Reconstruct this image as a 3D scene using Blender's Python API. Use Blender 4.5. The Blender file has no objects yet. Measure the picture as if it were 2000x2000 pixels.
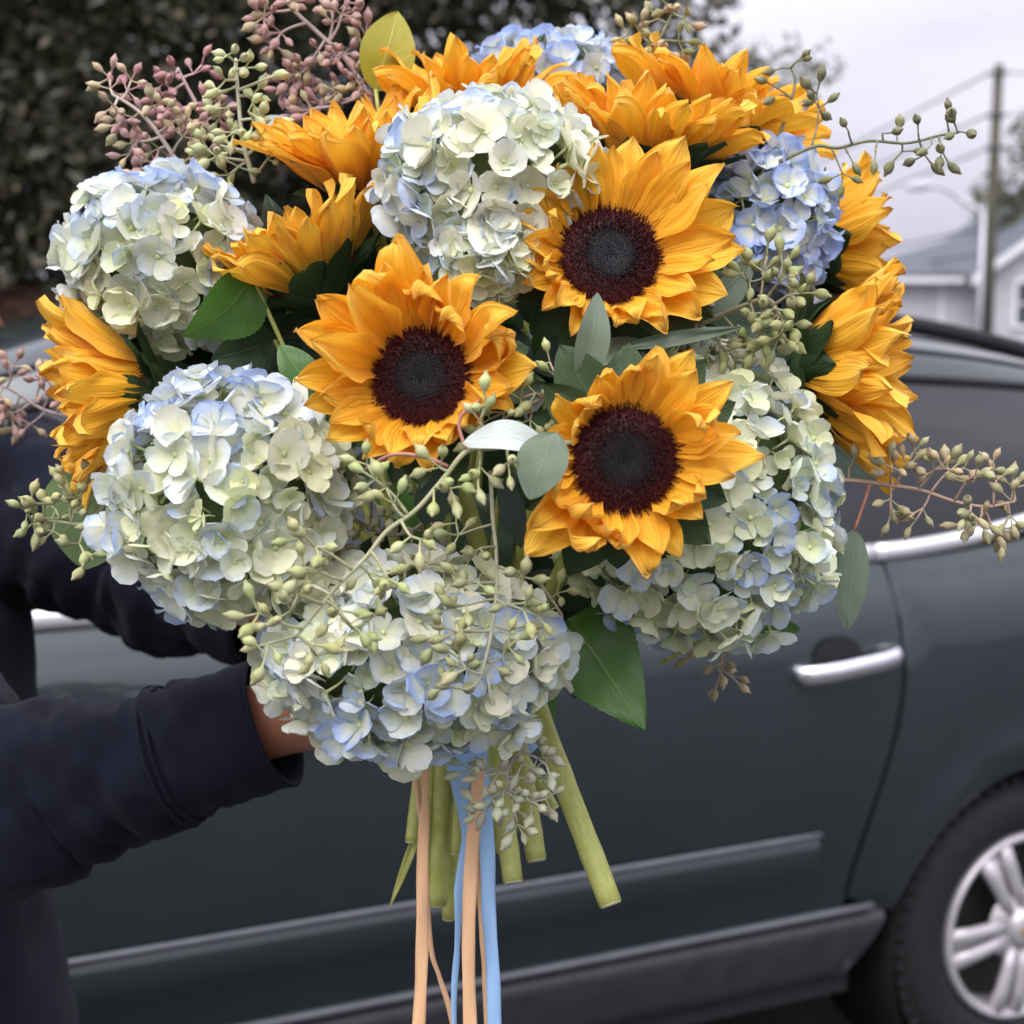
import bpy, math, random
from mathutils import Vector, Matrix, Quaternion, noise
R = math.radians
sc = bpy.context.scene
col = sc.collection
rng = random.Random(7)

# ------------------------------------------------------------------ camera
CAM_H, PITCH, FPX = 1.75, R(7.6), 3000.0
cd = bpy.data.cameras.new('camera'); cam = bpy.data.objects.new('camera', cd); col.objects.link(cam)
cam.location = (0, 0, CAM_H); cam.rotation_euler = (R(90) - PITCH, 0, 0)
cd.sensor_width = 36; cd.lens = 54; cd.clip_start = .02; cd.clip_end = 2000
cd.dof.use_dof = True; cd.dof.focus_distance = .99; cd.dof.aperture_fstop = 7.6; cd.dof.aperture_blades = 0
sc.camera = cam
# ------------------------------------------------------------------ sky + sun
SUN_EL, SUN_DIR = R(58), Vector((-.28, -.62, 0)).normalized()
wd = bpy.data.worlds.new('World'); sc.world = wd; wd.use_nodes = True
wn, wl = wd.node_tree.nodes, wd.node_tree.links
wn.clear()
wo = wn.new('ShaderNodeOutputWorld'); bg = wn.new('ShaderNodeBackground'); bg.inputs['Strength'].default_value = .10
sky = wn.new('ShaderNodeTexSky'); sky.sky_type = 'NISHITA'; sky.sun_disc = False
sky.sun_elevation = SUN_EL; sky.sun_rotation = math.atan2(SUN_DIR.x, SUN_DIR.y); sky.dust_density = 4
hs = wn.new('ShaderNodeHueSaturation'); hs.inputs['Saturation'].default_value = .12
wl.new(sky.outputs[0], hs.inputs['Color'])
tcw = wn.new('ShaderNodeTexCoord'); mpw = wn.new('ShaderNodeMapping'); mpw.inputs['Scale'].default_value = (1, 1, 3.2)
nz = wn.new('ShaderNodeTexNoise'); nz.inputs['Scale'].default_value = 2.6; nz.inputs['Detail'].default_value = 5; nz.inputs['Roughness'].default_value = .5
wl.new(tcw.outputs['Generated'], mpw.inputs['Vector']); wl.new(mpw.outputs[0], nz.inputs['Vector'])
rp = wn.new('ShaderNodeValToRGB'); rp.color_ramp.elements[0].position = .32; rp.color_ramp.elements[1].position = .68
rp.color_ramp.elements[0].color = (5.1, 5.0, 6.15, 1); rp.color_ramp.elements[1].color = (7.7, 7.6, 8.5, 1)
wl.new(nz.outputs['Fac'], rp.inputs['Fac'])
mxw = wn.new('ShaderNodeMix'); mxw.data_type = 'RGBA'; mxw.inputs[0].default_value = .8
wl.new(hs.outputs[0], mxw.inputs[6]); wl.new(rp.outputs[0], mxw.inputs[7])
spw = wn.new('ShaderNodeSeparateXYZ'); wl.new(tcw.outputs['Generated'], spw.inputs[0])     # overcast dome: brighter toward the zenith
grw = wn.new('ShaderNodeMapRange'); grw.inputs['To Min'].default_value = .63; grw.inputs['To Max'].default_value = 2.1; wl.new(spw.outputs['Z'], grw.inputs['Value'])
muw = wn.new('ShaderNodeVectorMath'); muw.operation = 'SCALE'; wl.new(mxw.outputs[2], muw.inputs[0]); wl.new(grw.outputs[0], muw.inputs['Scale'])
wl.new(muw.outputs[0], bg.inputs['Color']); wl.new(bg.outputs[0], wo.inputs['Surface'])
sd = bpy.data.lights.new('sun', 'SUN'); sd.energy = 1.5; sd.angle = R(55); sd.color = (1, .97, .93)
sun = bpy.data.objects.new('sun', sd); col.objects.link(sun)
_d = Vector((SUN_DIR.x * math.cos(SUN_EL), SUN_DIR.y * math.cos(SUN_EL), math.sin(SUN_EL)))
sun.rotation_euler = _d.to_track_quat('Z', 'Y').to_euler(); sun.location = (0, -5, 12)
sc.view_settings.view_transform = 'Standard'; sc.view_settings.look = 'None'
sc.view_settings.exposure = .90; sc.view_settings.gamma = 1
sc.render.engine = 'CYCLES'
sc.cycles.use_denoising = True
sc.cycles.max_bounces = 7; sc.cycles.diffuse_bounces = 4; sc.cycles.glossy_bounces = 3
sc.cycles.transmission_bounces = 4; sc.cycles.transparent_max_bounces = 6
sc.cycles.sample_clamp_indirect = 6

# ------------------------------------------------------------------ helpers
KD = 2000 / 1932.0
CP, SP = math.cos(PITCH), math.sin(PITCH)
RIGHT, UP, FWD = Vector((1, 0, 0)), Vector((0, SP, CP)), Vector((0, CP, -SP))
EYE = Vector((0, 0, CAM_H))
def P(x, y, d):
    return EYE + d * (RIGHT * ((x * KD - 1000) / FPX) - UP * ((y * KD - 1000) / FPX) + FWD)
def PX(d): return d * KD / FPX                       # metres per picture unit at depth d
def CV(a, b, c): return (RIGHT * a + UP * b - FWD * c).normalized()
MW = {}
class MB:
    def __init__(s): s.v = []; s.f = []; s.uv = []
    def grid(s, nu, nv, fn, wrap=False):
        b = len(s.v); n = nu + (0 if wrap else 1)
        for j in range(nv + 1):
            for i in range(n):
                c, uv = fn(i / nu, j / nv); s.v.append(Vector(c)); s.uv.append(uv)
        for j in range(nv):
            for i in range(nu):
                i2 = (i + 1) % n
                s.f.append((b + j * n + i, b + j * n + i2, b + (j + 1) * n + i2, b + (j + 1) * n + i))
    def tube(s, pts, rads, n=8, cap=True, squash=1.0, side=None):
        pts = [Vector(p) for p in pts]; b = len(s.v)
        if not hasattr(rads, '__len__'): rads = [rads] * len(pts)
        t0 = (pts[1] - pts[0]).normalized()
        a = side if side else (Vector((0, 0, 1)) if abs(t0.z) < .9 else Vector((1, 0, 0)))
        for k, p in enumerate(pts):
            t = (pts[min(k + 1, len(pts) - 1)] - pts[max(k - 1, 0)])
            t = t.normalized() if t.length > 1e-9 else t0
            a = (a - t * a.dot(t))
            a = a.normalized() if a.length > 1e-6 else t.orthogonal().normalized()
            c = t.cross(a)
            for i in range(n):
                w = 2 * math.pi * i / n
                s.v.append(p + (a * math.cos(w) + c * math.sin(w) * squash) * rads[k]); s.uv.append((i / n, k / (len(pts) - 1)))
        for k in range(len(pts) - 1):
            for i in range(n):
                i2 = (i + 1) % n
                s.f.append((b + k * n + i, b + k * n + i2, b + (k + 1) * n + i2, b + (k + 1) * n + i))
        if cap:
            s.f.append(tuple(b + i for i in range(n))[::-1]); s.f.append(tuple(b + (len(pts) - 1) * n + i for i in range(n)))
    def box(s, x0, x1, y0, y1, z0, z1, M=None, c=0.0):
        """box, corners chamfered by c in the x-z plane"""
        b = len(s.v)
        o = [(x0 + c, z0), (x1 - c, z0), (x1, z0 + c), (x1, z1 - c), (x1 - c, z1), (x0 + c, z1), (x0, z1 - c), (x0, z0 + c)] if c else [(x0, z0), (x1, z0), (x1, z1), (x0, z1)]
        n = len(o)
        for y in (y0, y1):
            for (x, z) in o:
                q = Vector((x, y, z)); s.v.append(M @ q if M else q); s.uv.append(((x - x0) / max(1e-6, x1 - x0), (z - z0) / max(1e-6, z1 - z0)))
        for i in range(n): s.f.append((b + i, b + (i + 1) % n, b + n + (i + 1) % n, b + n + i))
        s.f.append(tuple(range(b, b + n))[::-1]); s.f.append(tuple(range(b + n, b + 2 * n)))
    def lathe(s, prof, n=32, M=None):
        """prof: (r, h) about +Y axis"""
        b = len(s.v)
        for (r, h) in prof:
            for i in range(n):
                w = 2 * math.pi * i / n; q = Vector((r * math.cos(w), h, r * math.sin(w)))
                s.v.append(M @ q if M else q); s.uv.append((i / n, 0))
        for k in range(len(prof) - 1):
            for i in range(n):
                i2 = (i + 1) % n
                s.f.append((b + k * n + i, b + k * n + i2, b + (k + 1) * n + i2, b + (k + 1) * n + i))
    def mesh(s, name, mat, smooth=True, inv=None):
        me = bpy.data.meshes.new(name)
        me.from_pydata([tuple(inv @ v) if inv else tuple(v) for v in s.v], [], s.f)
        if s.uv:
            ul = me.uv_layers.new(name='UVMap'); vi = [0] * len(me.loops); me.loops.foreach_get('vertex_index', vi)
            fl = []
            for i in vi: fl += s.uv[i]
            ul.data.foreach_set('uv', fl)
        if smooth: me.polygons.foreach_set('use_smooth', [True] * len(me.polygons))
        if mat: me.materials.append(mat)
        me.update(); return me
    def build(s, name, mat, parent=None, smooth=True, world=True):
        inv = MW[parent.name].inverted() if (parent and world) else None
        return obj(name, s.mesh(name, mat, smooth, inv), parent)
def obj(name, me, parent=None, M=None, color=None):
    o = bpy.data.objects.new(name, me); col.objects.link(o)
    if parent: o.parent = parent
    if M is not None: o.matrix_basis = M
    if color: o.color = (*color, 1)
    return o
def thing(name, label, cat, M=None, loc=None, group=None):
    if M is None: M = Matrix.Translation(loc or (0, 0, 0))
    o = obj(name, None, None, M); o.empty_display_size = .02; MW[o.name] = M.copy()
    return tag(o, label, cat, group)
def tag(o, label=None, cat=None, group=None, kind=None):
    if label: o['label'] = label
    if cat: o['category'] = cat
    if group: o['group'] = group
    if kind: o['kind'] = kind
    return o
def smooth_path(pts, n=6):
    pts = [Vector(p) for p in pts]
    if len(pts) < 3: return [pts[0].lerp(pts[-1], i / n) for i in range(n + 1)]
    q = [pts[0] * 2 - pts[1]] + pts + [pts[-1] * 2 - pts[-2]]; out = []
    for k in range(1, len(q) - 2):
        a, b, c, d = q[k - 1:k + 3]
        for i in range(n):
            t = i / n
            out.append(.5 * ((2 * b) + (c - a) * t + (2 * a - 5 * b + 4 * c - d) * t * t + (3 * b - a - 3 * c + d) * t ** 3))
    return out + [pts[-1]]
def frame(z, y_hint):
    z = z.normalized(); x = y_hint.cross(z)
    x = x.normalized() if x.length > 1e-5 else z.orthogonal().normalized()
    return Matrix((x, z.cross(x), z)).transposed()
def smoothstep(a, b, x):
    t = max(0, min(1, (x - a) / (b - a))); return t * t * (3 - 2 * t)
def lerp(a, b, t): return a + (b - a) * t

# ------------------------------------------------------------------ materials
class NT:
    def __init__(s, name):
        s.m = bpy.data.materials.new(name); s.m.use_nodes = True; s.n = s.m.node_tree.nodes; s.l = s.m.node_tree.links
        s.n.clear(); s.out = s.n.new('ShaderNodeOutputMaterial')
    def new(s, t, **k):
        x = s.n.new('ShaderNode' + t)
        for a, b in k.items(): setattr(x, a, b)
        return x
    def set(s, x, i, v):
        if hasattr(v, 'links') and hasattr(v, 'is_output'): s.l.new(v, x.inputs[i])
        else: x.inputs[i].default_value = v
    def math(s, op, a, b=0.0, c=None):
        x = s.new('Math', operation=op); s.set(x, 0, a); s.set(x, 1, b)
        if c is not None: s.set(x, 2, c)
        return x.outputs[0]
    def mix(s, f, a, b, blend='MIX'):
        x = s.new('Mix', data_type='RGBA', blend_type=blend); s.set(x, 0, f)
        s.set(x, 6, a if not isinstance(a, tuple) else (*a, 1)); s.set(x, 7, b if not isinstance(b, tuple) else (*b, 1)); return x.outputs[2]
    def ramp(s, f, stops):
        x = s.new('ValToRGB'); s.set(x, 0, f); e = x.color_ramp.elements
        while len(e) < len(stops): e.new(.5)
        for k, (p, c) in enumerate(stops): e[k].position = p; e[k].color = (*c, 1) if isinstance(c, tuple) else (c, c, c, 1)
        return x.outputs[0]
    def mapr(s, v, a, b, c=0.0, d=1.0):
        x = s.new('MapRange', interpolation_type='SMOOTHSTEP'); s.set(x, 0, v); s.set(x, 1, a); s.set(x, 2, b); s.set(x, 3, c); s.set(x, 4, d); return x.outputs[0]
    def noise(s, scale, detail=3, vec=None, rough=.55):
        x = s.new('TexNoise'); s.set(x, 'Scale', scale); s.set(x, 'Detail', detail); s.set(x, 'Roughness', rough)
        s.l.new(vec if vec else s.objco(), x.inputs['Vector']); return x.outputs['Fac']
    def tc(s):
        if not hasattr(s, '_tc'): s._tc = s.new('TexCoord')
        return s._tc
    def objco(s): return s.tc().outputs['Object']
    def uv(s):
        if not hasattr(s, '_uv'):
            x = s.new('SeparateXYZ'); s.l.new(s.tc().outputs['UV'], x.inputs[0]); s._uv = (x.outputs[0], x.outputs[1])
        return s._uv
    def oi(s):
        if not hasattr(s, '_oi'): s._oi = s.new('ObjectInfo')
        return s._oi
    def bump(s, h, strength, dist=.001):
        x = s.new('Bump'); s.set(x, 'Strength', strength); s.set(x, 'Distance', dist); s.set(x, 'Height', h); return x.outputs[0]
    def pbr(s, color, rough=.5, spec=.5, metal=0.0, normal=None, trans=0.0, tcol=None, coat=0.0, sheen=0.0, croughness=.03):
        p = s.new('BsdfPrincipled'); s.set(p, 'Base Color', (*color, 1) if isinstance(color, tuple) else color)
        s.set(p, 'Roughness', rough); s.set(p, 'Specular IOR Level', spec); s.set(p, 'Metallic', metal); s.set(p, 'Coat Weight', coat); s.set(p, 'Coat Roughness', croughness)
        s.set(p, 'Sheen Weight', sheen)
        if normal: s.l.new(normal, p.inputs['Normal'])
        o = p.outputs[0]
        if trans:
            t = s.new('BsdfTranslucent'); s.set(t, 'Color', tcol if tcol is not None and not isinstance(tcol, tuple) else (*(tcol or (.8, .8, .8)), 1))
            if normal: s.l.new(normal, t.inputs['Normal'])
            m = s.new('MixShader'); s.set(m, 0, trans); s.l.new(o, m.inputs[1]); s.l.new(t.outputs[0], m.inputs[2]); o = m.outputs[0]
        s.l.new(o, s.out.inputs['Surface']); return s.m

def m_plain(name, c, rough=.5, spec=.5, metal=0.0, var=.15, scale=40, bump=0.0, coat=0.0, sheen=0.0):
    t = NT(name); n = t.noise(scale, 4)
    colr = t.mix(t.mapr(n, .3, .7), tuple(x * (1 - var) for x in c), tuple(min(1, x * (1 + var)) for x in c))
    return t.pbr(colr, rough, spec, metal, t.bump(n, bump, .002) if bump else None, coat=coat, sheen=sheen)

def m_sunpetal():
    t = NT('sunflower_petal'); u, v = t.uv()
    rnd = t.oi().outputs['Random']
    base = t.ramp(v, [(0, (.76, .24, .006)), (.25, (.94, .475, .018)), (.7, (.96, .585, .050)), (1, (.96, .64, .10))])
    base = t.mix(t.math('MULTIPLY', rnd, .35), base, (.92, .39, .010))
    cmb = t.new('CombineXYZ'); t.l.new(t.math('MULTIPLY', u, 16), cmb.inputs[0]); t.l.new(t.math('MULTIPLY', v, 1.6), cmb.inputs[1]); t.l.new(t.math('MULTIPLY', rnd, 40), cmb.inputs[2])
    st = t.noise(1.0, 2, cmb.outputs[0])
    colr = t.mix(t.mapr(st, .35, .65, 0, .4), base, (.86, .36, .010))
    return t.pbr(colr, .52, .28, 0, t.bump(st, 1.0, .002), .30, t.mix(.5, colr, (.96, .50, .015)), sheen=.15)
def m_hydpetal():
    t = NT('hydrangea_petal'); u, v = t.uv()
    sep = t.new('SeparateColor'); t.l.new(t.oi().outputs['Color'], sep.inputs[0])
    blue, green, deep = sep.outputs[0], sep.outputs[1], sep.outputs[2]
    cream = t.mix(green, (.90, .88, .675), (.74, .79, .38))
    cream = t.mix(t.mapr(v, .05, .45, .55, 0), cream, (.72, .77, .40))
    bl = t.mix(deep, (.55, .66, .92), (.27, .42, .82))
    au = t.math('ABSOLUTE', t.math('SUBTRACT', u, .5))
    edge = t.math('MAXIMUM', t.mapr(v, .25, 1.0), t.mapr(au, .2, .5, 0, .8))
    n = t.noise(55, 3)
    f = t.math('MULTIPLY', blue, t.math('MULTIPLY_ADD', t.mapr(n, .3, .7), .35, t.math('MULTIPLY', edge, 1.15)))
    f = t.math('MINIMUM', f, 1.0)
    colr = t.mix(f, cream, bl)
    fan = t.math('MULTIPLY', t.math('SUBTRACT', u, .5), 44)
    cmb = t.new('CombineXYZ'); t.l.new(fan, cmb.inputs[0]); t.l.new(t.math('MULTIPLY', v, 3), cmb.inputs[1]); t.l.new(t.math('MULTIPLY', t.oi().outputs['Random'], 30), cmb.inputs[2])
    vein = t.noise(1.0, 3, cmb.outputs[0])
    colr = t.mix(t.mapr(vein, .4, .62, .22, 0), colr, t.mix(.5, colr, (.40, .44, .50)))
    return t.pbr(colr, .5, .3, 0, t.bump(vein, .45, .0006), .30, colr, sheen=.1)
def m_disc():
    t = NT('sunflower_disc'); u, v = t.uv()
    c = t.ramp(u, [(0, (.006, .005, .006)), (.08, (.008, .007, .008)), (.32, (.017, .013, .014)), (.44, (.014, .006, .008)), (.54, (.030, .004, .006)), (.88, (.066, .007, .010)), (1, (.085, .016, .010))])
    c = t.mix(t.mapr(v, .6, 1, 0, .35), c, (.11, .075, .07))
    c = t.mix(t.math('MULTIPLY', t.mapr(u, .48, .36), t.oi().outputs['Alpha']), c, (.042, .038, .044))
    return t.pbr(c, .65, .35)
def m_leaf(name, c1, c2, vein, rough=.42, spec=.5, freq=9, vs=.35, trans=.2, bump=.5):
    t = NT(name); u, v = t.uv()
    au = t.math('ABSOLUTE', t.math('SUBTRACT', u, .5))
    mid = t.mapr(au, .012, .035, 1, 0)
    w = t.math('SINE', t.math('MULTIPLY', t.math('SUBTRACT', v, t.math('MULTIPLY', au, .75)), freq * 6.283))
    side = t.mapr(w, .93, 1.0, 0, .75)
    vv = t.math('MAXIMUM', mid, side)
    n = t.noise(38, 4)
    colr = t.mix(t.mapr(n, .3, .7), c1, c2)
    colr = t.mix(t.math('MULTIPLY', vv, vs), colr, vein)
    geo = t.new('NewGeometry')
    colr = t.mix(t.math('MULTIPLY', geo.outputs['Backfacing'], .4), colr, t.mix(.5, colr, tuple(min(1, x * 1.9 + .02) for x in c2)))
    h = t.math('MULTIPLY_ADD', n, .5, t.math('MULTIPLY', vv, -.8))
    return t.pbr(colr, rough, spec, 0, t.bump(h, bump, .001), trans, tuple(min(1, x * 2.2) for x in c2))
def m_objcol(name, rough=.5, spec=.35, var=.35, scale=140, bump=.25, tip=0.0):
    t = NT(name); c = t.oi().outputs['Color']; n = t.noise(scale, 3)
    colr = t.mix(t.mapr(n, .3, .75, 0, var), c, t.mix(.5, c, (.62, .58, .48)))
    gz = t.new('SeparateXYZ'); t.l.new(t.tc().outputs['Generated'], gz.inputs[0])
    colr = t.mix(t.mapr(gz.outputs[2], .84, 1.0, 0, tip), colr, t.mix(.5, colr, (.16, .07, .035)))
    return t.pbr(colr, rough, spec, 0, t.bump(n, bump, .0006))
def m_stem():
    t = NT('green_stem'); n = t.noise(60, 4)
    cmb = t.new('Mapping'); t.l.new(t.objco(), cmb.inputs[0]); cmb.inputs['Scale'].default_value = (400, 400, 14)
    s = t.noise(1.0, 2, cmb.outputs[0])
    c = t.mix(t.mapr(n, .3, .7), (.34, .37, .085), (.45, .46, .14))
    c = t.mix(t.mapr(s, .4, .7, 0, .3), c, (.22, .26, .05))
    return t.pbr(c, .5, .4, 0, t.bump(s, .3, .0008))
def m_ribbon(name, c):
    t = NT(name); u, v = t.uv()
    cmb = t.new('CombineXYZ'); t.l.new(t.math('MULTIPLY', u, 5), cmb.inputs[0]); t.l.new(t.math('MULTIPLY', v, 500), cmb.inputs[1])
    n = t.noise(1.0, 2, cmb.outputs[0])
    colr = t.mix(t.mapr(n, .3, .7, 0, .15), c, tuple(x * .75 for x in c))
    cr = t.noise(26, 3)
    return t.pbr(colr, .34, .5, 0, t.bump(t.math('MULTIPLY_ADD', cr, 3.0, n), .35, .0012), .22, c, sheen=.2)
def m_cloth():
    t = NT('navy_fleece'); n = t.noise(420, 4); b = t.noise(14, 3)
    c = t.mix(t.mapr(b, .3, .7), (.0040, .0048, .0105), (.0070, .0082, .017))
    lint = t.new('TexVoronoi'); lint.inputs['Scale'].default_value = 130; t.l.new(t.objco(), lint.inputs['Vector'])
    c = t.mix(t.mapr(lint.outputs['Distance'], .03, .07, .35, 0), c, (.10, .10, .13))
    return t.pbr(c, .95, .12, 0, t.bump(t.math('ADD', n, t.math('MULTIPLY', b, .4)), .5, .0015), sheen=.04)
def m_paint():
    t = NT('slate_car_paint'); n = t.noise(2.2, 4); w = t.noise(160, 2)
    c = t.mix(t.mapr(n, .3, .7), (.009, .0165, .0205), (.0145, .0235, .028))
    c = t.mix(t.mapr(w, .60, .72, 0, .3), c, (.06, .06, .06))
    return t.pbr(c, .35, .5, .35, t.bump(t.noise(1.6, 2), .05, .02), coat=1.0, croughness=.025)
def m_asphalt():
    t = NT('wet_asphalt'); n = t.noise(60, 6); b = t.noise(.6, 4)
    c = t.mix(t.mapr(n, .3, .7), (.030, .030, .033), (.060, .060, .063)); c = t.mix(t.mapr(b, .4, .65, 0, .5), c, (.025, .025, .028))
    return t.pbr(c, t.mapr(b, .35, .65, .75, .45), .4, 0, t.bump(n, .5, .01))
def m_mulch():
    t = NT('brown_mulch'); n = t.noise(9, 6)
    c = t.ramp(n, [(.3, (.022, .011, .008)), (.5, (.06, .030, .021)), (.7, (.11, .065, .046))])
    return t.pbr(c, .95, .2, 0, t.bump(n, 1, .08))
def m_bark(name, a, b):
    t = NT(name); mp = t.new('Mapping'); t.l.new(t.objco(), mp.inputs[0]); mp.inputs['Scale'].default_value = (9, 9, 1.2)
    n = t.noise(2, 6, mp.outputs[0]); return t.pbr(t.mix(t.mapr(n, .35, .65), a, b), .9, .2, 0, t.bump(n, 1, .03))
def m_foliage(name, a, b, c3):
    t = NT(name); u, v = t.uv()
    c = t.mix(u, a, b); c = t.mix(t.mapr(v, .86, .9), c, c3)
    return t.pbr(c, .45, .4, 0, None, .22, t.mix(.4, c, (.12, .15, .03)))
def m_siding():
    t = NT('pale_siding'); sp = t.new('SeparateXYZ'); t.l.new(t.objco(), sp.inputs[0])
    f = t.math('FRACT', t.math('MULTIPLY', sp.outputs[2], 6)); n = t.noise(3, 4)
    c = t.mix(t.mapr(n, .3, .7), (.52, .51, .54), (.60, .59, .62)); return t.pbr(c, .7, .3, 0, t.bump(f, .6, .03))
def m_shingle():
    t = NT('roof_shingle'); br = t.new('TexBrick'); mp = t.new('Mapping'); t.l.new(t.tc().outputs['UV'], mp.inputs[0]); mp.inputs['Scale'].default_value = (14, 14, 1)
    t.l.new(mp.outputs[0], br.inputs['Vector']); br.inputs['Color1'].default_value = (.10, .11, .13, 1); br.inputs['Color2'].default_value = (.15, .16, .19, 1); br.inputs['Mortar'].default_value = (.06, .06, .07, 1)
    return t.pbr(br.outputs[0], .9, .2)
def m_skin():
    t = NT('brown_skin'); n = t.noise(90, 4); b = t.noise(9, 2)
    c = t.mix(t.mapr(b, .3, .7), (.34, .135, .08), (.46, .20, .125)); p = t.pbr(c, .5, .35, 0, t.bump(n, .25, .0008)); return p

M_PETAL, M_HYD, M_DISC, M_STEM, M_CLOTH, M_PAINT = m_sunpetal(), m_hydpetal(), m_disc(), m_stem(), m_cloth(), m_paint()
M_POD = m_objcol('eucalyptus_pod', .62, .3, .55, 2.4, .5, .8); M_TWIG = m_objcol('eucalyptus_twig', .6, .25)
M_SEPAL = m_leaf('sunflower_sepal', (.012, .030, .010), (.028, .055, .016), (.07, .11, .04), .6, .3, 5, .3, .1)
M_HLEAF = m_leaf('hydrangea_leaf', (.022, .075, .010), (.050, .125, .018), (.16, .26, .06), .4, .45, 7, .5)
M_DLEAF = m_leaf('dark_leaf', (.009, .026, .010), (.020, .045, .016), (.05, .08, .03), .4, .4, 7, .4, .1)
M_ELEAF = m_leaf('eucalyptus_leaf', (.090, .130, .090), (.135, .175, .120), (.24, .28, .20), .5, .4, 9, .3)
M_GLEAF = m_leaf('grey_olive_leaf', (.10, .155, .062), (.14, .205, .085), (.18, .23, .12), .5, .4, 7, .4)
M_PLEAF = m_leaf('silvery_leaf', (.36, .42, .40), (.47, .52, .49), (.56, .60, .56), .5, .4, 8, .3)
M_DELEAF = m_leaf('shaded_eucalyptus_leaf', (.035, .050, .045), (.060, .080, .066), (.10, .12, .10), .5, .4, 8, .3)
M_OLEAF = m_leaf('olive_leaf', (.20, .20, .012), (.30, .28, .030), (.42, .40, .14), .4, .45, 6, .5)
M_CUT = m_plain('cut_stem', (.55, .56, .30), .6, .3, 0, .15, 200, .3)
M_EYE = m_plain('floret_eye', (.55, .60, .30), .5, .3)
M_BLUE = m_ribbon('blue_satin', (.38, .62, .92)); M_PEACH = m_ribbon('peach_satin', (.88, .55, .30))
M_SKIN = m_skin()
M_BLACK = m_plain('black_rubber', (.014, .014, .016), .75, .3, 0, .2, 60, .2)
M_CHROME = m_plain('satin_chrome', (.88, .87, .90), .42, .5, .75, .06, 9)
M_BRIGHT = m_plain('bright_chrome', (.82, .82, .86), .22, .5, 1.0, .10, 18)
M_ALLOY = m_plain('silver_alloy', (.50, .48, .50), .45, .5, .45, .10, 14)
M_PLASTIC = m_plain('grey_plastic', (.035, .034, .040), .5, .4, 0, .15, 20)
M_SATIN = m_plain('grey_trim', (.10, .105, .12), .4, .5, .2, .1, 15)
M_GLASS = m_plain('tinted_glass', (.012, .013, .016), .03, .7, 0, .12, 2.5)
M_TEAL = m_plain('teal_shade_band', (.22, .42, .36), .15, .5, 0, .1, 8)

# ------------------------------------------------------------------ ground and background
g = MB(); g.grid(40, 40, lambda a, b: (((a - .5) * 900, (b - .5) * 900 + 200, 0), (a, b)))
tag(g.build('road', m_asphalt()), 'dark damp asphalt of the street under the car', kind='structure')
bk = MB()
def bankf(a, b):
    x = -16 + 24 * a; y = 8.2 + 12 * b
    z = 2.02 * smoothstep(0, .14, b) * smoothstep(1.0, -2.2, x) + .16 * noise.noise(Vector((x * .9, y * .9, 0))) - .12
    return (x, y, z), (a, b)
bk.grid(70, 50, bankf)
tag(bk.build('earth_bank', m_mulch()), 'brown mulch bank behind the car', kind='structure')

def leafmesh(name, pts, size, mat, parent, seed):
    r = random.Random(seed); m = MB(); v, f, uv = m.v, m.f, m.uv
    for p in pts:
        n = Vector((r.gauss(0, 1), r.gauss(0, 1), r.gauss(.5, 1))).normalized(); a = n.orthogonal().normalized()
        a = Quaternion(n, r.random() * 6.28) @ a; c = n.cross(a); s = size * r.uniform(.6, 1.35); k = len(v); t = (r.random(), r.random())
        v += [p - a * s, p + c * s * .42 + n * s * .12, p + a * s, p - c * s * .42 + n * s * .12]; f.append((k, k + 1, k + 2, k + 3)); uv += [t] * 4
    return m.build(name, mat, parent, smooth=False)
def tree(label, base, h, rx, rz, zc, nleaf, size, fol, bark, seed, name='tree', group=None, trunk_r=.16, clumps=26):
    r = random.Random(seed); base = Vector(base); t = thing(name, label, 'tree', loc=base, group=group)
    tr = MB(); pts = [base + Vector((.25 * noise.noise(Vector((seed, k * .5, 0))) * k / 4, .2 * noise.noise(Vector((0, k * .5, seed))) * k / 4, h * .8 * k / 7 - .1)) for k in range(8)]
    tr.tube(pts, [trunk_r * (1 - .1 * k) * (1.35 if k == 0 else 1) for k in range(8)], 10)
    cl = []
    for k in range(clumps):
        while True:
            q = Vector((r.uniform(-1, 1), r.uniform(-1, 1), r.uniform(-1, 1)))
            if .35 < q.length < 1: break
        c = base + Vector((q.x * rx, q.y * rx * .8, zc + q.z * rz)); cl.append((c, r.uniform(.28, .5) * rx))
        k0 = r.randint(2, 6); m = pts[k0].lerp(c, .5) + Vector((0, 0, -.15))
        tr.tube(smooth_path([pts[k0], m, c], 3), [trunk_r * .38, trunk_r * .3, trunk_r * .24, trunk_r * .2, trunk_r * .15, trunk_r * .1, trunk_r * .05][:7], 5)
    tr.build('trunk', bark, t)
    P_ = []
    for i in range(nleaf):
        c, rr = cl[r.randrange(len(cl))]
        d = Vector((r.gauss(0, 1), r.gauss(0, 1), r.gauss(0, .8))); d = d.normalized() * rr * (r.random() ** .45)
        P_.append(c + d)
    leafmesh('crown', P_, size, fol, t, seed + 1)
    return t
FOL = m_foliage('dark_evergreen_foliage', (.024, .032, .022), (.070, .078, .045), (.17, .135, .09))
FOL2 = m_foliage('grey_green_foliage', (.05, .06, .035), (.10, .115, .06), (.16, .16, .10))
BARK = m_bark('dark_bark', (.016, .012, .010), (.05, .038, .03)); BARK2 = m_bark('pole_wood', (.055, .052, .038), (.10, .095, .07))
EV = 'evergreen trees on the bank behind the car'
tree('dense dark evergreen tree on the bank, nearest the end of the row', (-4.1, 10.6, 1.2), 7.5, 2.3, 2.9, 3.2, 44000, .062, FOL, BARK, 11, 'evergreen_tree', EV, clumps=44)
tree('dark evergreen tree with a thick trunk behind the pink seed sprays', (-1.9, 11.4, 1.2), 7.5, 1.9, 2.7, 2.9, 42000, .062, FOL, BARK, 23, 'evergreen_tree', EV, clumps=34)
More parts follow.
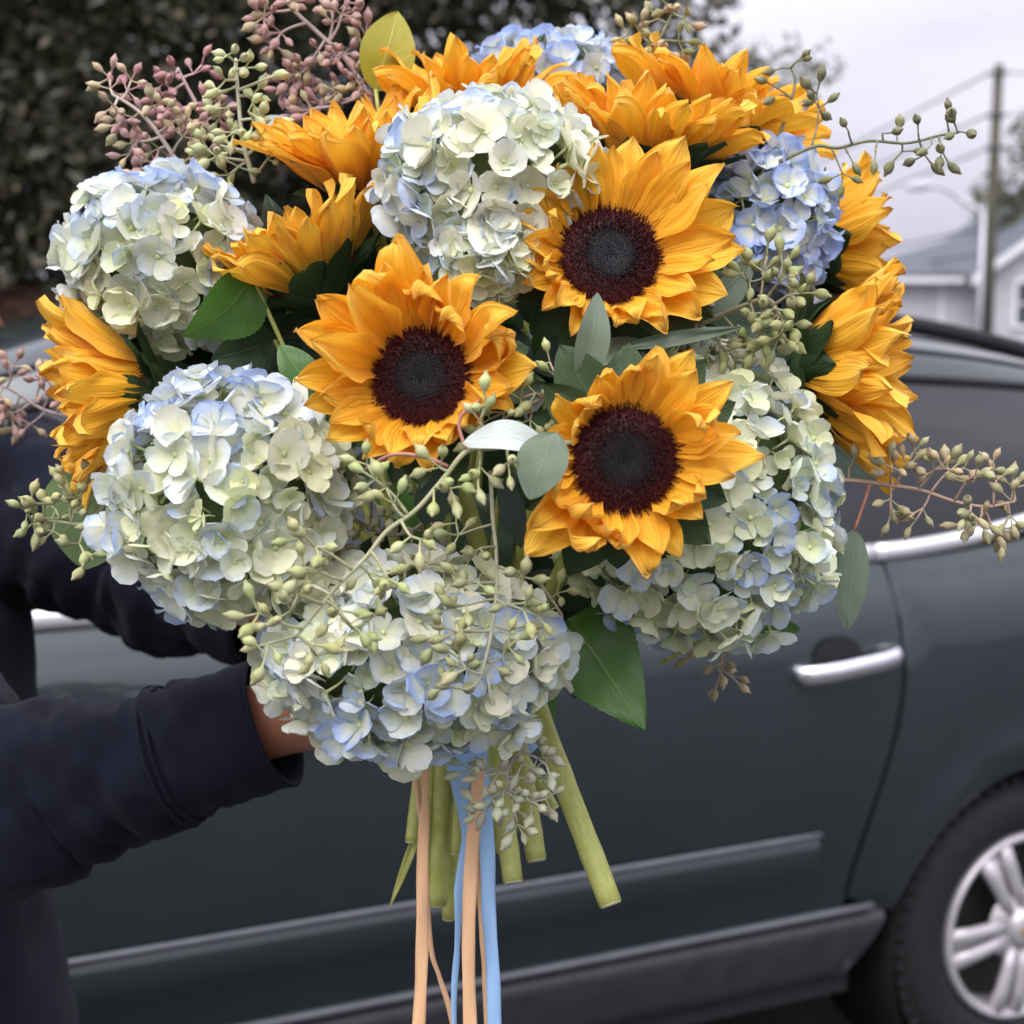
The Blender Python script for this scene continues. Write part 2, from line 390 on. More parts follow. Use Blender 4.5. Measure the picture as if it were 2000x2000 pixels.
tree('dark evergreen tree whose open crown edge meets the pale sky', (.38, 11.8, 1.1), 6.0, 1.5, 2.35, 2.2, 17000, .06, FOL, BARK, 37, 'evergreen_tree', EV, clumps=22)
tree('thin grey green tree low behind the yellow blooms, before the sky', (2.3, 16.5, 0), 5.0, 1.0, .9, 3.7, 1500, .06, FOL2, BARK, 41, 'small_tree', clumps=12, trunk_r=.09)
tree('leafy grey green tree rising behind the pale house', (17.6, 49, 0), 10, 2.6, 2.4, 5.6, 2600, .16, FOL2, BARK, 53, 'house_tree', clumps=18, trunk_r=.22)

def house():
    M_SID, M_SHI = m_siding(), m_shingle(); M_W = m_plain('white_trim', (.75, .75, .78), .5, .4, 0, .05); M_PANE = m_plain('window_pane', (.06, .07, .08), .08, .6)
    o = Vector((11.2, 46, 0)); h = thing('pale_house', 'pale grey sided house with slate roof beyond the utility pole', 'house', loc=o)
    def bx(n, m, *a, par=h):
        b = MB(); b.box(*a); x = b.build(n, m, None, smooth=False); x.parent = par; return x
    bx('wall', M_SID, 0, 2.6, 0, 8, 0, 2.75); bx('wall', M_SID, 2.6, 12.4, -.8, 9, 0, 2.9)
    gb = MB(); gb.v = [Vector(p) for p in ((2.6, -.8, 2.9), (12.4, -.8, 2.9), (7.5, -.8, 6.3), (2.6, -.6, 2.9), (12.4, -.6, 2.9), (7.5, -.6, 6.3))]; gb.uv = [(0, 0)] * 6
    gb.f = [(0, 1, 2), (5, 4, 3), (0, 2, 5, 3), (1, 4, 5, 2), (0, 3, 4, 1)]; x = gb.build('gable', M_SID, None, False); x.parent = h
    def slab(n, m, a, b, c, d, t=.12):
        r = MB(); q = [Vector(p) for p in (a, b, c, d)]; up = Vector((0, 0, t)); r.v = q + [p + up for p in q]; r.uv = [(0, 0), (1, 0), (1, 1), (0, 1)] * 2
        r.f = [(3, 2, 1, 0), (4, 5, 6, 7), (0, 1, 5, 4), (1, 2, 6, 5), (2, 3, 7, 6), (3, 0, 4, 7)]; y = r.build(n, m, None, False); y.parent = h; return y
    slab('roof', M_SHI, (-.4, -.5, 2.58), (5.0, -.5, 2.62), (6.2, 4.2, 4.25), (3.9, 4.2, 4.1)); slab('roof', M_SHI, (-.4, 8.5, 2.58), (-.4, -.5, 2.58), (3.9, 4.2, 4.1), (3.9, 5, 4.1))
    slab('roof', M_SHI, (2.1, -1.2, 2.5), (2.1, 9.4, 2.5), (7.5, 9.4, 6.4), (7.5, -1.2, 6.4)); slab('roof', M_SHI, (12.9, -1.2, 2.5), (7.5, -1.2, 6.4), (7.5, 9.4, 6.4), (12.9, 9.4, 2.5))
    slab('rake_trim', M_W, (2.05, -1.26, 2.34), (2.05, -1.2, 2.34), (7.5, -1.2, 6.26), (7.5, -1.26, 6.26), .26)
    bx('corner_board', M_W, 2.5, 2.78, -.86, -.80, 0, 2.9); bx('fascia', M_W, -.4, 2.05, -.56, -.50, 2.46, 2.62); bx('corner_board', M_W, 1.5, 1.62, -.05, 0, 0, 2.75)
    for wx in (3.50, 8.2):
        w = bx('window', M_PANE, wx, wx + .95, -.84, -.80, 1.25, 2.45)
        bx('frame', M_W, wx - .12, wx, -.9, -.8, 1.13, 2.57, par=w); bx('frame', M_W, wx + .95, wx + 1.07, -.9, -.8, 1.13, 2.57, par=w)
        bx('frame', M_W, wx, wx + .95, -.9, -.8, 1.13, 1.25, par=w); bx('frame', M_W, wx, wx + .95, -.9, -.8, 2.45, 2.57, par=w)
        bx('muntin', M_W, wx + .45, wx + .5, -.86, -.84, 1.25, 2.45, par=w); bx('muntin', M_W, wx, wx + .95, -.87, -.86, 1.83, 1.88, par=w)
    c = MB(); c.box(-.3, .45, 9, 9.7, 0, 4.35); c.box(-.38, .53, 8.92, 9.78, 4.35, 4.55); x = c.build('chimney', m_plain('chimney_brick', (.25, .23, .24), .9), None, False); x.parent = h
house()
hg = thing('reflection_hedge', 'unseen hedge added behind the camera for the car door to reflect', 'hedge', loc=(0, -18, 0)); _r = random.Random(5)  # added out of view, gives the car paint a dark band to reflect
leafmesh('foliage', [Vector((_r.uniform(-22, 22), -18 + _r.uniform(-.9, .9), 2.6 * _r.random() ** .7)) for _ in range(9000)], .28, FOL, hg, 6)
# utility pole, street lamp, wires
pb = P(1862, 600, 42); pb.z = 0
up_ = thing('utility_pole', 'tall weathered wooden utility pole beside the street lamp', 'pole', loc=pb)
m = MB(); pt = P(1868, 131, 42); m.tube([pb + Vector((0, 0, -.3)), Vector((pb.x, pb.y, 3)), Vector((pb.x + .05, pb.y, pt.z))], [.19, .17, .13], 10); m.build('shaft', BARK2, up_)
for zz in (.25, 1.35, 2.2):
    m = MB(); m.tube([Vector((pb.x - .26, pb.y - .1, pt.z - zz)), Vector((pb.x + .26, pb.y - .1, pt.z - zz))], .05, 6); m.build('insulator_bracket', M_PLASTIC, up_)
lb = P(1848, 600, 41.2); lb.z = 0
M_LP = m_plain('pale_lamp_metal', (.55, .55, .60), .5, .5, .2, .05)
lp = thing('street_lamp', 'pale metal street lamp with curved arm beside the utility pole', 'street lamp', loc=lb)
l1 = P(1846, 400, 41.2); m = MB(); m.tube([lb, Vector((lb.x, lb.y, l1.z))], [.075, .055], 10); m.build('post', M_LP, lp)
m = MB(); m.tube(smooth_path([Vector((lb.x, lb.y, l1.z)), P(1815, 378, 41), P(1780, 356, 40.8), P(1745, 350, 40.6)]), .055, 8); m.build('arm', M_LP, lp)
m = MB(); m.tube(smooth_path([P(1762, 351, 40.7), P(1745, 350, 40.6), P(1722, 351, 40.5), P(1708, 353, 40.4)], 3), [.05, .08, .11, .13, .14, .14, .13, .12, .10, .05], 10, squash=.5); m.build('lamp_head', M_LP, lp)
M_WIRE = m_plain('grey_wire', (.05, .05, .06), .6)
for k, (z, ex, ey, lab) in enumerate([(.2, 1120, 500, 'topmost overhead wire strung leftward from the utility pole'), (1.3, 1130, 520, 'second overhead wire strung leftward from the utility pole'), (2.2, 1120, 548, 'third overhead wire strung leftward from the utility pole'),
                                     (4.3, 1100, 560, 'low overhead cable strung from the utility pole above the street lamp'), (5.0, 1090, 568, 'lowest overhead cable strung from the utility pole past the lamp arm')]):
    a = Vector((pb.x - .15, pb.y, pt.z - z)); b = P(ex, ey, 150); mid = a.lerp(b, .5) - Vector((0, 0, .7))
    m = MB(); m.tube(smooth_path([a, mid, b], 8), .030, 5); w = m.build('overhead_wire', M_WIRE); tag(w, lab, 'wire', 'overhead wires')
for k, (z, lab) in enumerate([(.2, 'topmost overhead wire running past the house from the utility pole'), (1.3, 'middle overhead wire running past the house from the utility pole'), (2.2, 'lowest overhead wire running past the house from the utility pole')]):
    a = Vector((pb.x + .2, pb.y, pt.z - z)); b = a + Vector((30, 8, .5)); m = MB(); m.tube(smooth_path([a, a.lerp(b, .5) - Vector((0, 0, .5)), b], 6), .022, 5)
    tag(m.build('overhead_wire', M_WIRE), lab, 'wire', 'overhead wires')

# ------------------------------------------------------------------ car
CA = math.atan(.4533)
CARM = Matrix.Translation((1.155, 3.29, 0)) @ Matrix.Rotation(CA, 4, 'Z')
car = thing('parked_car', 'dark slate grey sport utility car with chrome window trim and alloy wheels', 'car', M=CARM)
WID, ZB = 1.86, 1.222
def yo(z): return (.042 * max(0, (z - 1.06) / .16) ** 2) + .05 * ((z - .74) / .48) ** 2 if z > .74 else .03 * ((.74 - z) / .3) ** 2
def zbelt(u): return ZB + (.20 * (u + .42) ** 2 if u > -.42 else 0)
def zroof(u):
    if u < -2.0: t = max(0, (u + 3.3) / 1.3); return lerp(1.19, 1.713, t * (1.12 - .12 * t * t))
    return 1.755 - .058 * (u + 1.15) ** 2 - .09 * max(0, u + .1) ** 2
HUBZ, ARCH = .352, .392
HUBS = (.032, -2.78)
def cbuild(mb, name, mat, parent=None, smooth=True):
    o = mb.build(name, mat, None, smooth); o.parent = parent or car; return o
def edge_rear(z):      # trailing edge of the rear door, sweeping round the wheel arch
    return -.352 - .14 * smoothstep(1.02, .45, z) + .012 * smoothstep(1.0, 1.2, z) * -1
U_B, U_F = -1.375, -2.36
GAP = .0014
def side_panel(uL, uR, z0, z1f, nu=26, nv=30, off=0.0):
    m = MB()
    def fn(a, b):
        zt = z0 + (ZB - z0) * b; u = lerp(uL(zt), uR(zt), a); z = z0 + (z1f(u) - z0) * b
        e = min(a, 1 - a) * abs(uR(zt) - uL(zt)); rnd = .005 * max(0, 1 - e / .012) ** 2
        return (u, yo(z) + off + rnd, z), (a, b)
    m.grid(nu, nv, fn); return m
def polar_panel(hub, inside, top, n=64, nr=14, a0=-.35, a1=math.pi + .35):
    m = MB()
    def fn(a, b):
        w = lerp(a0, a1, a); d = Vector((math.cos(w), math.sin(w))); s = ARCH
        while s < 2.2 and inside(hub + d.x * s, HUBZ + d.y * s): s += .004
        q = lerp(ARCH, max(s, ARCH + .002), b); u, z = hub + d.x * q, HUBZ + d.y * q
        lip = .018 * max(0, 1 - (q - ARCH) / .03) ** 2
        return (u, yo(z) - .012 * smoothstep(ARCH + .12, ARCH, q) + lip, z), (a, b)
    m.grid(n, nr, fn); return m
Z_SILL = .485
rd = side_panel(lambda z: U_B + GAP, edge_rear, Z_SILL, zbelt); rear_door = cbuild(rd, 'rear_door', M_PAINT)
fd = side_panel(lambda z: U_F + .02 * (z - .8), lambda z: U_B - GAP, Z_SILL, zbelt); front_door = cbuild(fd, 'front_door', M_PAINT)
cbuild(polar_panel(HUBS[0], lambda u, z: u > edge_rear(z) + GAP * 2 and z < zbelt(u) and u < .92 and z > Z_SILL - .02, None), 'quarter_panel', M_PAINT)
cbuild(polar_panel(HUBS[1], lambda u, z: u < U_F + .02 * (z - .8) - GAP * 2 and z < lerp(1.02, ZB, smoothstep(-3.7, -2.4, u)) and u > -3.62 and z > Z_SILL - .02, None), 'front_fender', M_PAINT)
def far_side():
    m = MB()
    def fn(a, b):
        u = lerp(-3.62, .92, a); zm = .3
        for h in HUBS:
            if abs(u - h) < ARCH: zm = max(zm, HUBZ + math.sqrt(ARCH ** 2 - (u - h) ** 2))
        z = lerp(zm, zbelt(u) if u > -2.4 else lerp(1.02, ZB, smoothstep(-3.7, -2.4, u)), b); return (u, WID - yo(z), z), (a, b)
    m.grid(140, 14, fn); cbuild(m, 'far_side_panel', M_PAINT)
far_side()
# inner shell that closes the gaps and the wheel wells
ins = MB(); ins.box(U_F - .05, -.44, .066, WID - .066, .28, 1.16); ins.box(-3.55, .85, .32, WID - .32, .28, 1.0); ins.box(-.47, .85, .09, WID - .09, .80, 1.19); ins.box(-3.5, U_F - .05, .09, WID - .09, .80, .98)
cbuild(ins, 'inner_body', M_BLACK, smooth=False)
sill = MB()
def sillf(a, b):
    u = lerp(HUBS[1] + ARCH + .02, -.385, a); q = [(0, Z_SILL - .008), (-.012, Z_SILL - .02), (-.018, .455), (-.004, .40), (.02, .33), (.10, .27), (.3, .25)]
    k = min(int(b * 6), 5); t = b * 6 - k; y = lerp(q[k][0], q[k + 1][0], t); z = lerp(q[k][1], q[k + 1][1], t)
    return (u + .10 * (1 - smoothstep(.25, .47, z)) * (-1 if a > .96 else 0), y + .03, z), (a, b)
sill.grid(50, 18, sillf); cbuild(sill, 'rocker_panel', M_PLASTIC)
def strip(name, mat, pth, w, d, par=None, n=8, rr=None):
    m = MB(); m.tube(pth, rr or [w] * len(pth), n, squash=d / w, side=Vector((0, 0, 1))); return cbuild(m, name, mat, par)
strip('rocker_trim', M_SATIN, [(lerp(-2.3, -.42, k / 20), .015, Z_SILL + .003) for k in range(21)], .0085, .010)
for (a, b, par) in ((U_F + .05, U_B - .012, front_door), (U_B + .012, -.576, rear_door)):
    m = MB(); m.grid(30, 6, lambda s, t: ((lerp(a, b, s), -.014 * math.sin(math.pi * t) ** .4 + .002, lerp(.575, .672, t)), (s, t))); cbuild(m, 'side_molding', M_PAINT, par)
    strip('molding_trim', M_SATIN, [(lerp(a, b, k / 10), -.010, .674) for k in range(11)], .0062, .007, par)
# chrome belt line in two lengths, curving up behind the rear door
for a, b in ((U_F - .05, U_B - .004), (U_B + .004, -.386), (-.381, .62)):
    strip('chrome_belt_trim', M_CHROME, [(u, yo(ZB) - .004 + .02 * max(0, u + .3), zbelt(u) + .012) for u in [lerp(a, b, k / 24) for k in range(25)]], .019, .013, n=10)
# cabin
SEC = [(0, .097), (.05, .103), (.20, .120), (.40, .147), (.60, .182), (.76, .215), (.86, .245), (.93, .285), (.975, .33), (1.0, .40), (1.02, .6), (1.03, .93)]
def sec(q):
    k = q * (len(SEC) - 1); i = min(int(k), len(SEC) - 2); t = k - i; return lerp(SEC[i][0], SEC[i + 1][0], t), lerp(SEC[i][1], SEC[i + 1][1], t)
def cab(u, q):
    f, y = sec(q if q <= 1 else 2 - q); h = zroof(u) - zbelt(u); y = y if q <= 1 else WID - y
    return Vector((u, y, zbelt(u) + h * f))
m = MB(); m.grid(70, 44, lambda a, b: (cab(lerp(-3.1, .88, a), 2 * b), (a, b))); cbuild(m, 'cabin', M_PAINT)
def qf(f):
    for k in range(len(SEC) - 1):
        if SEC[k][0] <= f <= SEC[k + 1][0]: return (k + (f - SEC[k][0]) / (SEC[k + 1][0] - SEC[k][0])) / (len(SEC) - 1)
def pane(name, u0b, u0t, u1b, u1t, f0=.035, f1=.74, mat=M_GLASS, par=None, off=-.005):
    m = MB()
    def fn(a, b):
        f = lerp(f0, f1, b); u = lerp(lerp(u0b, u0t, b), lerp(u1b, u1t, b), a); c = cab(u, qf(f)); c.y += off - .004 * math.sin(math.pi * b); return c, (a, b)
    m.grid(20, 14, fn); return cbuild(m, name, mat, par)
pane('front_window', -2.75, -2.12, U_B - .05, U_B - .06, par=front_door)
pane('rear_window', U_B + .05, U_B + .04, -.50, -.53, par=rear_door)
pane('quarter_window', -.465, -.495, .55, .38)
for (a0, a1) in ((U_B + .05, -.50), (-.465, .55), (-2.5, U_B - .05)):
    strip('window_seal', M_BLACK, [cab(lerp(a0, a1, k / 16), qf(.765)) + Vector((0, -.006, 0)) for k in range(17)], .011, .010)
strip('window_divider', M_BLACK, [cab(lerp(-.482, -.512, k / 8), qf(lerp(.03, .76, k / 8))) + Vector((0, -.004, 0)) for k in range(9)], .016, .008)
strip('roof_rail', M_BLACK, [cab(lerp(-2.0, .7, k / 30), qf(1.0)) + Vector((0, .0, .022)) for k in range(31)], .021, .021)
strip('roof_seam', M_BLACK, [cab(lerp(-2.9, .7, k / 30), qf(.90)) + Vector((0, -.002, .001)) for k in range(31)], .005, .005)
m = MB(); m.grid(16, 16, lambda a, b: (cab(lerp(-3.05, -2.15, b), lerp(.86, 1.14, a)) + Vector((-.002, 0, .004)), (a, b))); ws = cbuild(m, 'windshield', M_GLASS)
m = MB(); m.grid(16, 4, lambda a, b: (cab(lerp(-2.32, -2.16, b), lerp(.86, 1.14, a)) + Vector((-.003, 0, .007)), (a, b))); cbuild(m, 'shade_band', M_TEAL, ws)
m = MB(); m.grid(20, 14, lambda a, b: ((lerp(-3.62, -2.95, b), lerp(.03, WID - .03, a), lerp(.98, 1.16, b ** .7) + .05 * math.sin(math.pi * a)), (a, b))); cbuild(m, 'hood', M_PAINT)
m = MB(); m.grid(20, 10, lambda a, b: ((-3.62 - .12 * math.sin(math.pi * a) ** .5 * math.sin(math.pi * (.25 + .5 * b)), lerp(.02, WID - .02, a), lerp(.3, .99, b)), (a, b))); cbuild(m, 'front_bumper', M_PAINT)
m = MB(); m.grid(20, 14, lambda a, b: ((.92 + .10 * math.sin(math.pi * a) ** .5 * math.sin(math.pi * min(.75, b)) - .25 * max(0, b - .5), lerp(.02, WID - .02, a), lerp(.3, 1.5, b)), (a, b))); cbuild(m, 'tailgate', M_PAINT)
# door handles: chrome grip over a dark cup
def handle(u0, z0, door):
    c = MB(); c.grid(18, 8, lambda a, b: ((u0 - .135 + .062 * math.cos(a * 6.283) * b, yo(z0) - .002 - .003 * (1 - b), z0 + .012 + .048 * math.sin(a * 6.283) * b), (a, b))); cup = cbuild(c, 'handle_cup', M_BLACK, door)
    pts = [(u0 - .235, .004, -.012), (u0 - .222, -.026, -.010), (u0 - .17, -.042, -.004), (u0 - .09, -.044, .003), (u0 - .03, -.038, .008), (u0, -.026, .012), (u0 + .012, .004, .013)]
    m = MB(); m.tube(smooth_path([Vector((a, yo(z0) + b, z0 + c_)) for a, b, c_ in pts], 4), [.0195] * 25, 12, squash=.55, side=Vector((0, 0, 1))); cbuild(m, 'door_handle', M_BRIGHT, door)
handle(-.392, 1.022, rear_door); handle(U_B - .09, 1.03, front_door)
# wheels
def wheel(u):
    W = thing('wheel_tmp', None, None); bpy.data.objects.remove(W)
    y0 = .045; T = Matrix.Translation((u, 0, HUBZ)); R0 = .350; RR = .222
    t = MB(); prof = [(RR - .012, y0 + .03), (RR + .004, y0 + .006), (RR + .02, y0 - .004), (.26, y0 - .014), (.30, y0 - .013), (.325, y0 - .004), (.341, y0 + .012), (R0, y0 + .03), (R0, y0 + .20), (.33, y0 + .225), (RR, y0 + .22)]
    t.lathe(prof, 64, T); ty = cbuild(t, 'wheel', M_BLACK)
    tb = MB()
    for k in range(60):
        w = 2 * math.pi * k / 60; M_ = T @ Matrix.Rotation(-w, 4, 'Y')
        tb.box(R0 - .022, R0 + .006, y0 + .004, y0 + .06, -.011, .011, M_)
        tb.box(R0 - .004, R0 + .006, y0 + .07, y0 + .13, -.012, .012, M_)
    x = cbuild(tb, 'tread', M_BLACK, ty, False); x['kind'] = 'stuff'
    r = MB(); r.lathe([(RR - .002, y0 + .012), (RR - .002, y0 - .002), (RR - .012, y0 - .006), (RR - .022, y0 + .004), (RR - .028, y0 + .05), (RR - .03, y0 + .18)], 64, T); rim = cbuild(r, 'rim', M_ALLOY, ty)
    for k in range(5):
        w = R(188) + k * 2 * math.pi / 5; M_ = T @ Matrix.Rotation(-w, 4, 'Y'); s = MB()
        for sg in (-1, 1):
            s.tube([M_ @ Vector(q) for q in ((.052, y0 + .004, sg * .018), (.10, y0 + .003, sg * .021), (.15, y0 + .004, sg * .025), (.205, y0 + .012, sg * .030))], [.0165, .0165, .018, .021], 8, squash=.8)
        s.box(.05, .20, y0 + .012, y0 + .03, -.018, .018, M_)
        cbuild(s, 'spoke', M_ALLOY, ty)
        ln = MB(); w2 = w + math.pi / 5; M2 = T @ Matrix.Rotation(-w2, 4, 'Y') @ Matrix.Translation((.060, 0, 0)); ln.lathe([(.016, y0 + .006), (.0155, y0 - .002), (.011, y0 - .002), (.0105, y0 + .012), (.006, y0 + .012), (.006, y0 - .004), (0, y0 - .005)], 12, M2); cbuild(ln, 'lug_nut', M_ALLOY, ty)
    hcap = MB(); hcap.lathe([(.085, y0 + .02), (.078, y0 + .006), (.045, y0 - .002), (.042, y0 - .014), (.034, y0 - .021), (0, y0 - .023)], 32, T); cbuild(hcap, 'hub_cap', M_ALLOY, ty)
    e = MB(); e.box(-.026, .026, y0 - .027, y0 - .0225, -.006, .006, T); e.box(-.009, .009, y0 - .0275, y0 - .0225, -.011, .011, T); cbuild(e, 'emblem', m_plain('gold_emblem', (.6, .42, .08), .35, .5, .8), ty, False)
    bd = MB(); bd.lathe([(.19, y0 + .075), (.08, y0 + .07), (0, y0 + .07)], 40, T); cbuild(bd, 'brake_disc', m_plain('rusty_disc', (.030, .026, .025), .5, .5, .3), ty)
    wl_ = MB(); wl_.lathe([(ARCH - .005, .018), (ARCH + .01, .3), (.02, .31)], 40, T); cbuild(wl_, 'wheel_well', M_BLACK)
for h in HUBS: wheel(h)
for h in HUBS:
    t = MB(); t.lathe([(.20, -.23), (.30, -.235), (.345, -.21), (.35, -.03), (.33, -.005), (.24, .01), (.2, 0), (.03, -.03), (0, -.03)], 40, Matrix.Translation((h, WID - .04, HUBZ))); cbuild(t, 'far_wheel', M_BLACK)

# ------------------------------------------------------------------ person
per = thing('person', 'person in a dark navy sweatshirt holding the bouquet with both arms', 'person', loc=(-.66, 1.56, 0))
BIND = P(880, 1465, 1.14)
wr = P(535, 1352, 1.20); el = P(-60, 1500, 1.26); sh = Vector((-.60, 1.36, 1.50))
wl2 = P(520, 1160, 1.50); el2 = P(80, 978, 1.62); sh2 = Vector((-.60, 1.78, 1.52))
def skinbody():
    v, e, rad = [], [], []
    def add(p, r, par=None):
        v.append(tuple(Vector(p) - Vector((-.66, 1.56, 0)))); rad.append(r if isinstance(r, tuple) else (r, r))
        if par is not None: e.append((par, len(v) - 1))
        return len(v) - 1
    pel = add((-.66, 1.56, .98), (.13, .16)); sp = add((-.66, 1.56, 1.18), (.11, .14), pel); ch = add((-.67, 1.56, 1.40), (.12, .17), sp)
    nk = add((-.62, 1.56, 1.60), .058, ch); hd0 = add((-.63, 1.57, 1.68), .065, nk); hd1 = add((-.645, 1.57, 1.765), (.095, .082), hd0); add((-.655, 1.57, 1.86), (.075, .07), hd1)
    for (s, el_, w_, hand) in ((sh, el, wr, 1), (sh2, el2, wl2, 2)):
        a = add(s, .06, ch); b = add(el_, .045, a); c = add(Vector(el_).lerp(w_, .5), .042, b); d = add(w_, (.027, .031), c)
        if hand == 1:
            ax = (P(880, 1280, 1.20) - w_); L = ax.length; ax.normalize(); dn = Vector((0, 0, -1)); tw = (-FWD)
            k1 = add(w_ + ax * .035, (.022, .033), d); k2 = add(w_ + ax * .075, (.018, .038), k1)
            for i in range(4):
                off = dn * (.030 - .02 * i); p0 = w_ + ax * .085 + off; ln = (.030, .034, .032, .025)[3 - i]
                c0 = add(p0 + ax * .012, .0095, k2); c1 = add(p0 + ax * (.012 + ln) + tw * -.012, .0088, c0); c2 = add(p0 + ax * (.02 + ln * 1.5) + tw * -.034, .0082, c1); add(p0 + ax * (.02 + ln * 1.35) + tw * -.052, .0074, c2)
            t0 = add(w_ + ax * .045 + tw * .022 + Vector((0, 0, .02)), .012, k1); t1 = add(w_ + ax * .085 + tw * .042 + Vector((0, 0, .03)), .0105, t0); add(w_ + ax * .115 + tw * .046 + Vector((0, 0, .035)), .009, t1)
        else:
            ax = (P(800, 1250, 1.36) - w_).normalized(); up = Vector((0, 0, 1))
            k1 = add(w_ + ax * .035, (.022, .034), d); k2 = add(w_ + ax * .075, (.018, .04), k1)
            for i in range(4):
                p0 = w_ + ax * .085 + up * (.030 - .02 * i); ln = (.026, .033, .036, .031)[i]
                c0 = add(p0 + ax * .012, .0095, k2); c1 = add(p0 + ax * (.012 + ln) - FWD * .006, .0088, c0); c2 = add(p0 + ax * (.016 + ln * 1.6) - FWD * .016, .008, c1); add(p0 + ax * (.018 + ln * 2.0) - FWD * .03, .007, c2)
            t0 = add(w_ + ax * .04 + up * .035, .012, k1); t1 = add(w_ + ax * .07 + up * .055, .0105, t0); add(w_ + ax * .1 + up * .065, .009, t1)
    for s in (-1, 1):
        h_ = add((-.66, 1.56 + s * .10, .92), .088, pel); k = add((-.58, 1.56 + s * .11, .50), .058, h_); a = add((-.67, 1.56 + s * .11, .09), .04, k); add((-.47, 1.56 + s * .12, .05), .035, a)
    me = bpy.data.meshes.new('body'); me.from_pydata(v, e, []); me.materials.append(M_SKIN)
    o = obj('body', me, per)
    sk = o.modifiers.new('skin', 'SKIN'); sk.use_smooth_shade = True
    sv = me.skin_vertices[0].data if me.skin_vertices else None
    if sv is None:
        me.attributes  # layer is made with the modifier below
    return o, rad
body, brad = skinbody()
bpy.context.view_layer.objects.active = body
if not body.data.skin_vertices:
    with bpy.context.temp_override(object=body, active_object=body): bpy.ops.mesh.customdata_skin_add()
for i, r_ in enumerate(brad):
    body.data.skin_vertices[0].data[i].radius = r_; body.data.skin_vertices[0].data[i].use_root = (i == 0)
ss = body.modifiers.new('sub', 'SUBSURF'); ss.levels = 2; ss.render_levels = 2
# face and hair, out of the picture but there
for dy in (-.032, .032):
    m = MB(); m.lathe([(.0, -.012), (.009, -.007), (.012, 0), (.009, .007), (0, .012)], 10, Matrix.Translation((-.557, 1.57 + dy, 1.775))); m.build('eye', m_plain('eye_white', (.7, .7, .7), .2), per)
m = MB(); m.tube([(-.560, 1.57, 1.785), (-.540, 1.57, 1.755), (-.530, 1.57, 1.738), (-.553, 1.57, 1.728)], [.008, .012, .016, .010], 8); m.build('nose', M_SKIN, per)
m = MB(); m.tube([(-.560, 1.545, 1.705), (-.548, 1.57, 1.705), (-.560, 1.595, 1.705)], [.005, .008, .005], 8); m.build('mouth', m_plain('lips', (.25, .07, .06), .4), per)
for dy in (-.088, .088):
    m = MB(); m.tube([(-.65, 1.57 + dy, 1.79), (-.655, 1.57 + dy * 1.12, 1.765), (-.645, 1.57 + dy * 1.02, 1.73)], [.012, .018, .008], 8); m.build('ear', M_SKIN, per)
def hairf(a, b):
    w = a * 6.283; e = lerp(1.57, -.15, b); r_ = .112 + .006 * noise.noise(Vector((math.cos(w) * 9, math.sin(w) * 9, b * 14)))
    return (-.672 + r_ * math.cos(w) * math.cos(e), 1.57 + r_ * .92 * math.sin(w) * math.cos(e), 1.80 + r_ * 1.12 * math.sin(e)), (a, b)
m = MB(); m.grid(24, 12, hairf, True); m.build('hair', m_plain('black_hair', (.012, .010, .009), .5, .4, 0, .3, 300, .8), per)
# clothes
def sleeve(p, rads, seed, n=40, ns=70, squash=.92):
    pts = smooth_path(p, ns // (len(p) - 1)); m = MB(); N_ = len(pts) - 1; tl = len(rads) - 1
    a = Vector((0, 0, 1)); rings = []
    for k, q in enumerate(pts):
        t = (pts[min(k + 1, N_)] - pts[max(k - 1, 0)]).normalized(); a = (a - t * a.dot(t)).normalized(); c = t.cross(a); s = k / N_
        x = s * tl; i = min(int(x), tl - 1); r_ = lerp(rads[i], rads[i + 1], x - i)
        for j in range(n):
            w = 6.28318 * j / n; d = a * math.cos(w) + c * math.sin(w) * squash
            fold = noise.noise(Vector((s * 26 + 1.3 * math.sin(w + seed), math.cos(w) * 1.1, math.sin(w) * 1.1 + seed))) * .13 + noise.noise(Vector((s * 9, math.cos(w) * 1.3 + seed, math.sin(w) * 1.3))) * .15
            fold -= .10 * (1 - abs(noise.noise(Vector((s * 13 + .9 * math.cos(w + seed * 2), math.cos(w) * 1.6 + seed, math.sin(w) * 1.6))))) ** 9
            fold *= smoothstep(1.0, .80, s) * .9 + .1
            m.v.append(q + d * r_ * (1 + fold)); m.uv.append((j / n, s))
    for k in range(N_):
        for j in range(n): m.f.append((k * n + j, k * n + (j + 1) % n, (k + 1) * n + (j + 1) % n, (k + 1) * n + j))
    return m
shirt = MB()
def torso(a, b):
    w = a * 6.28318; z = lerp(.86, 1.58, b); prof = [(0, .150), (.10, .165), (.3, .152), (.6, .150), (.80, .150), (.92, .105), (1.0, .070)]
    k = 0
    while prof[k + 1][0] < b and k < len(prof) - 2: k += 1
    r_ = lerp(prof[k][1], prof[k + 1][1], (b - prof[k][0]) / (prof[k + 1][0] - prof[k][0])); wy = 1.40 if b < .85 else lerp(1.40, 1.2, (b - .85) / .15)
    r_ *= 1 + .06 * noise.noise(Vector((math.cos(w) * 2, math.sin(w) * 2, z * 7))) + .05 * noise.noise(Vector((math.cos(w) * 4, math.sin(w) * 4, z * 18)))
    return (-.664 + r_ * math.cos(w) + .02 * (1 - b), 1.56 + r_ * wy * math.sin(w), z), (a, b)
shirt.grid(48, 60, torso, True)
def addmb(a, b):
    k = len(a.v); a.v += b.v; a.uv += b.uv; a.f += [tuple(i + k for i in f) for f in b.f]
ce = P(517, 1362, 1.20); cmid = P(330, 1425, 1.215)
addmb(shirt, sleeve([sh + Vector((.0, .03, .02)), el, P(140, 1475, 1.235), cmid, ce], [.085, .080, .075, .072, .063, .0555, .054, .0525], 2.0, squash=.85))
ce2 = P(505, 1155, 1.50)
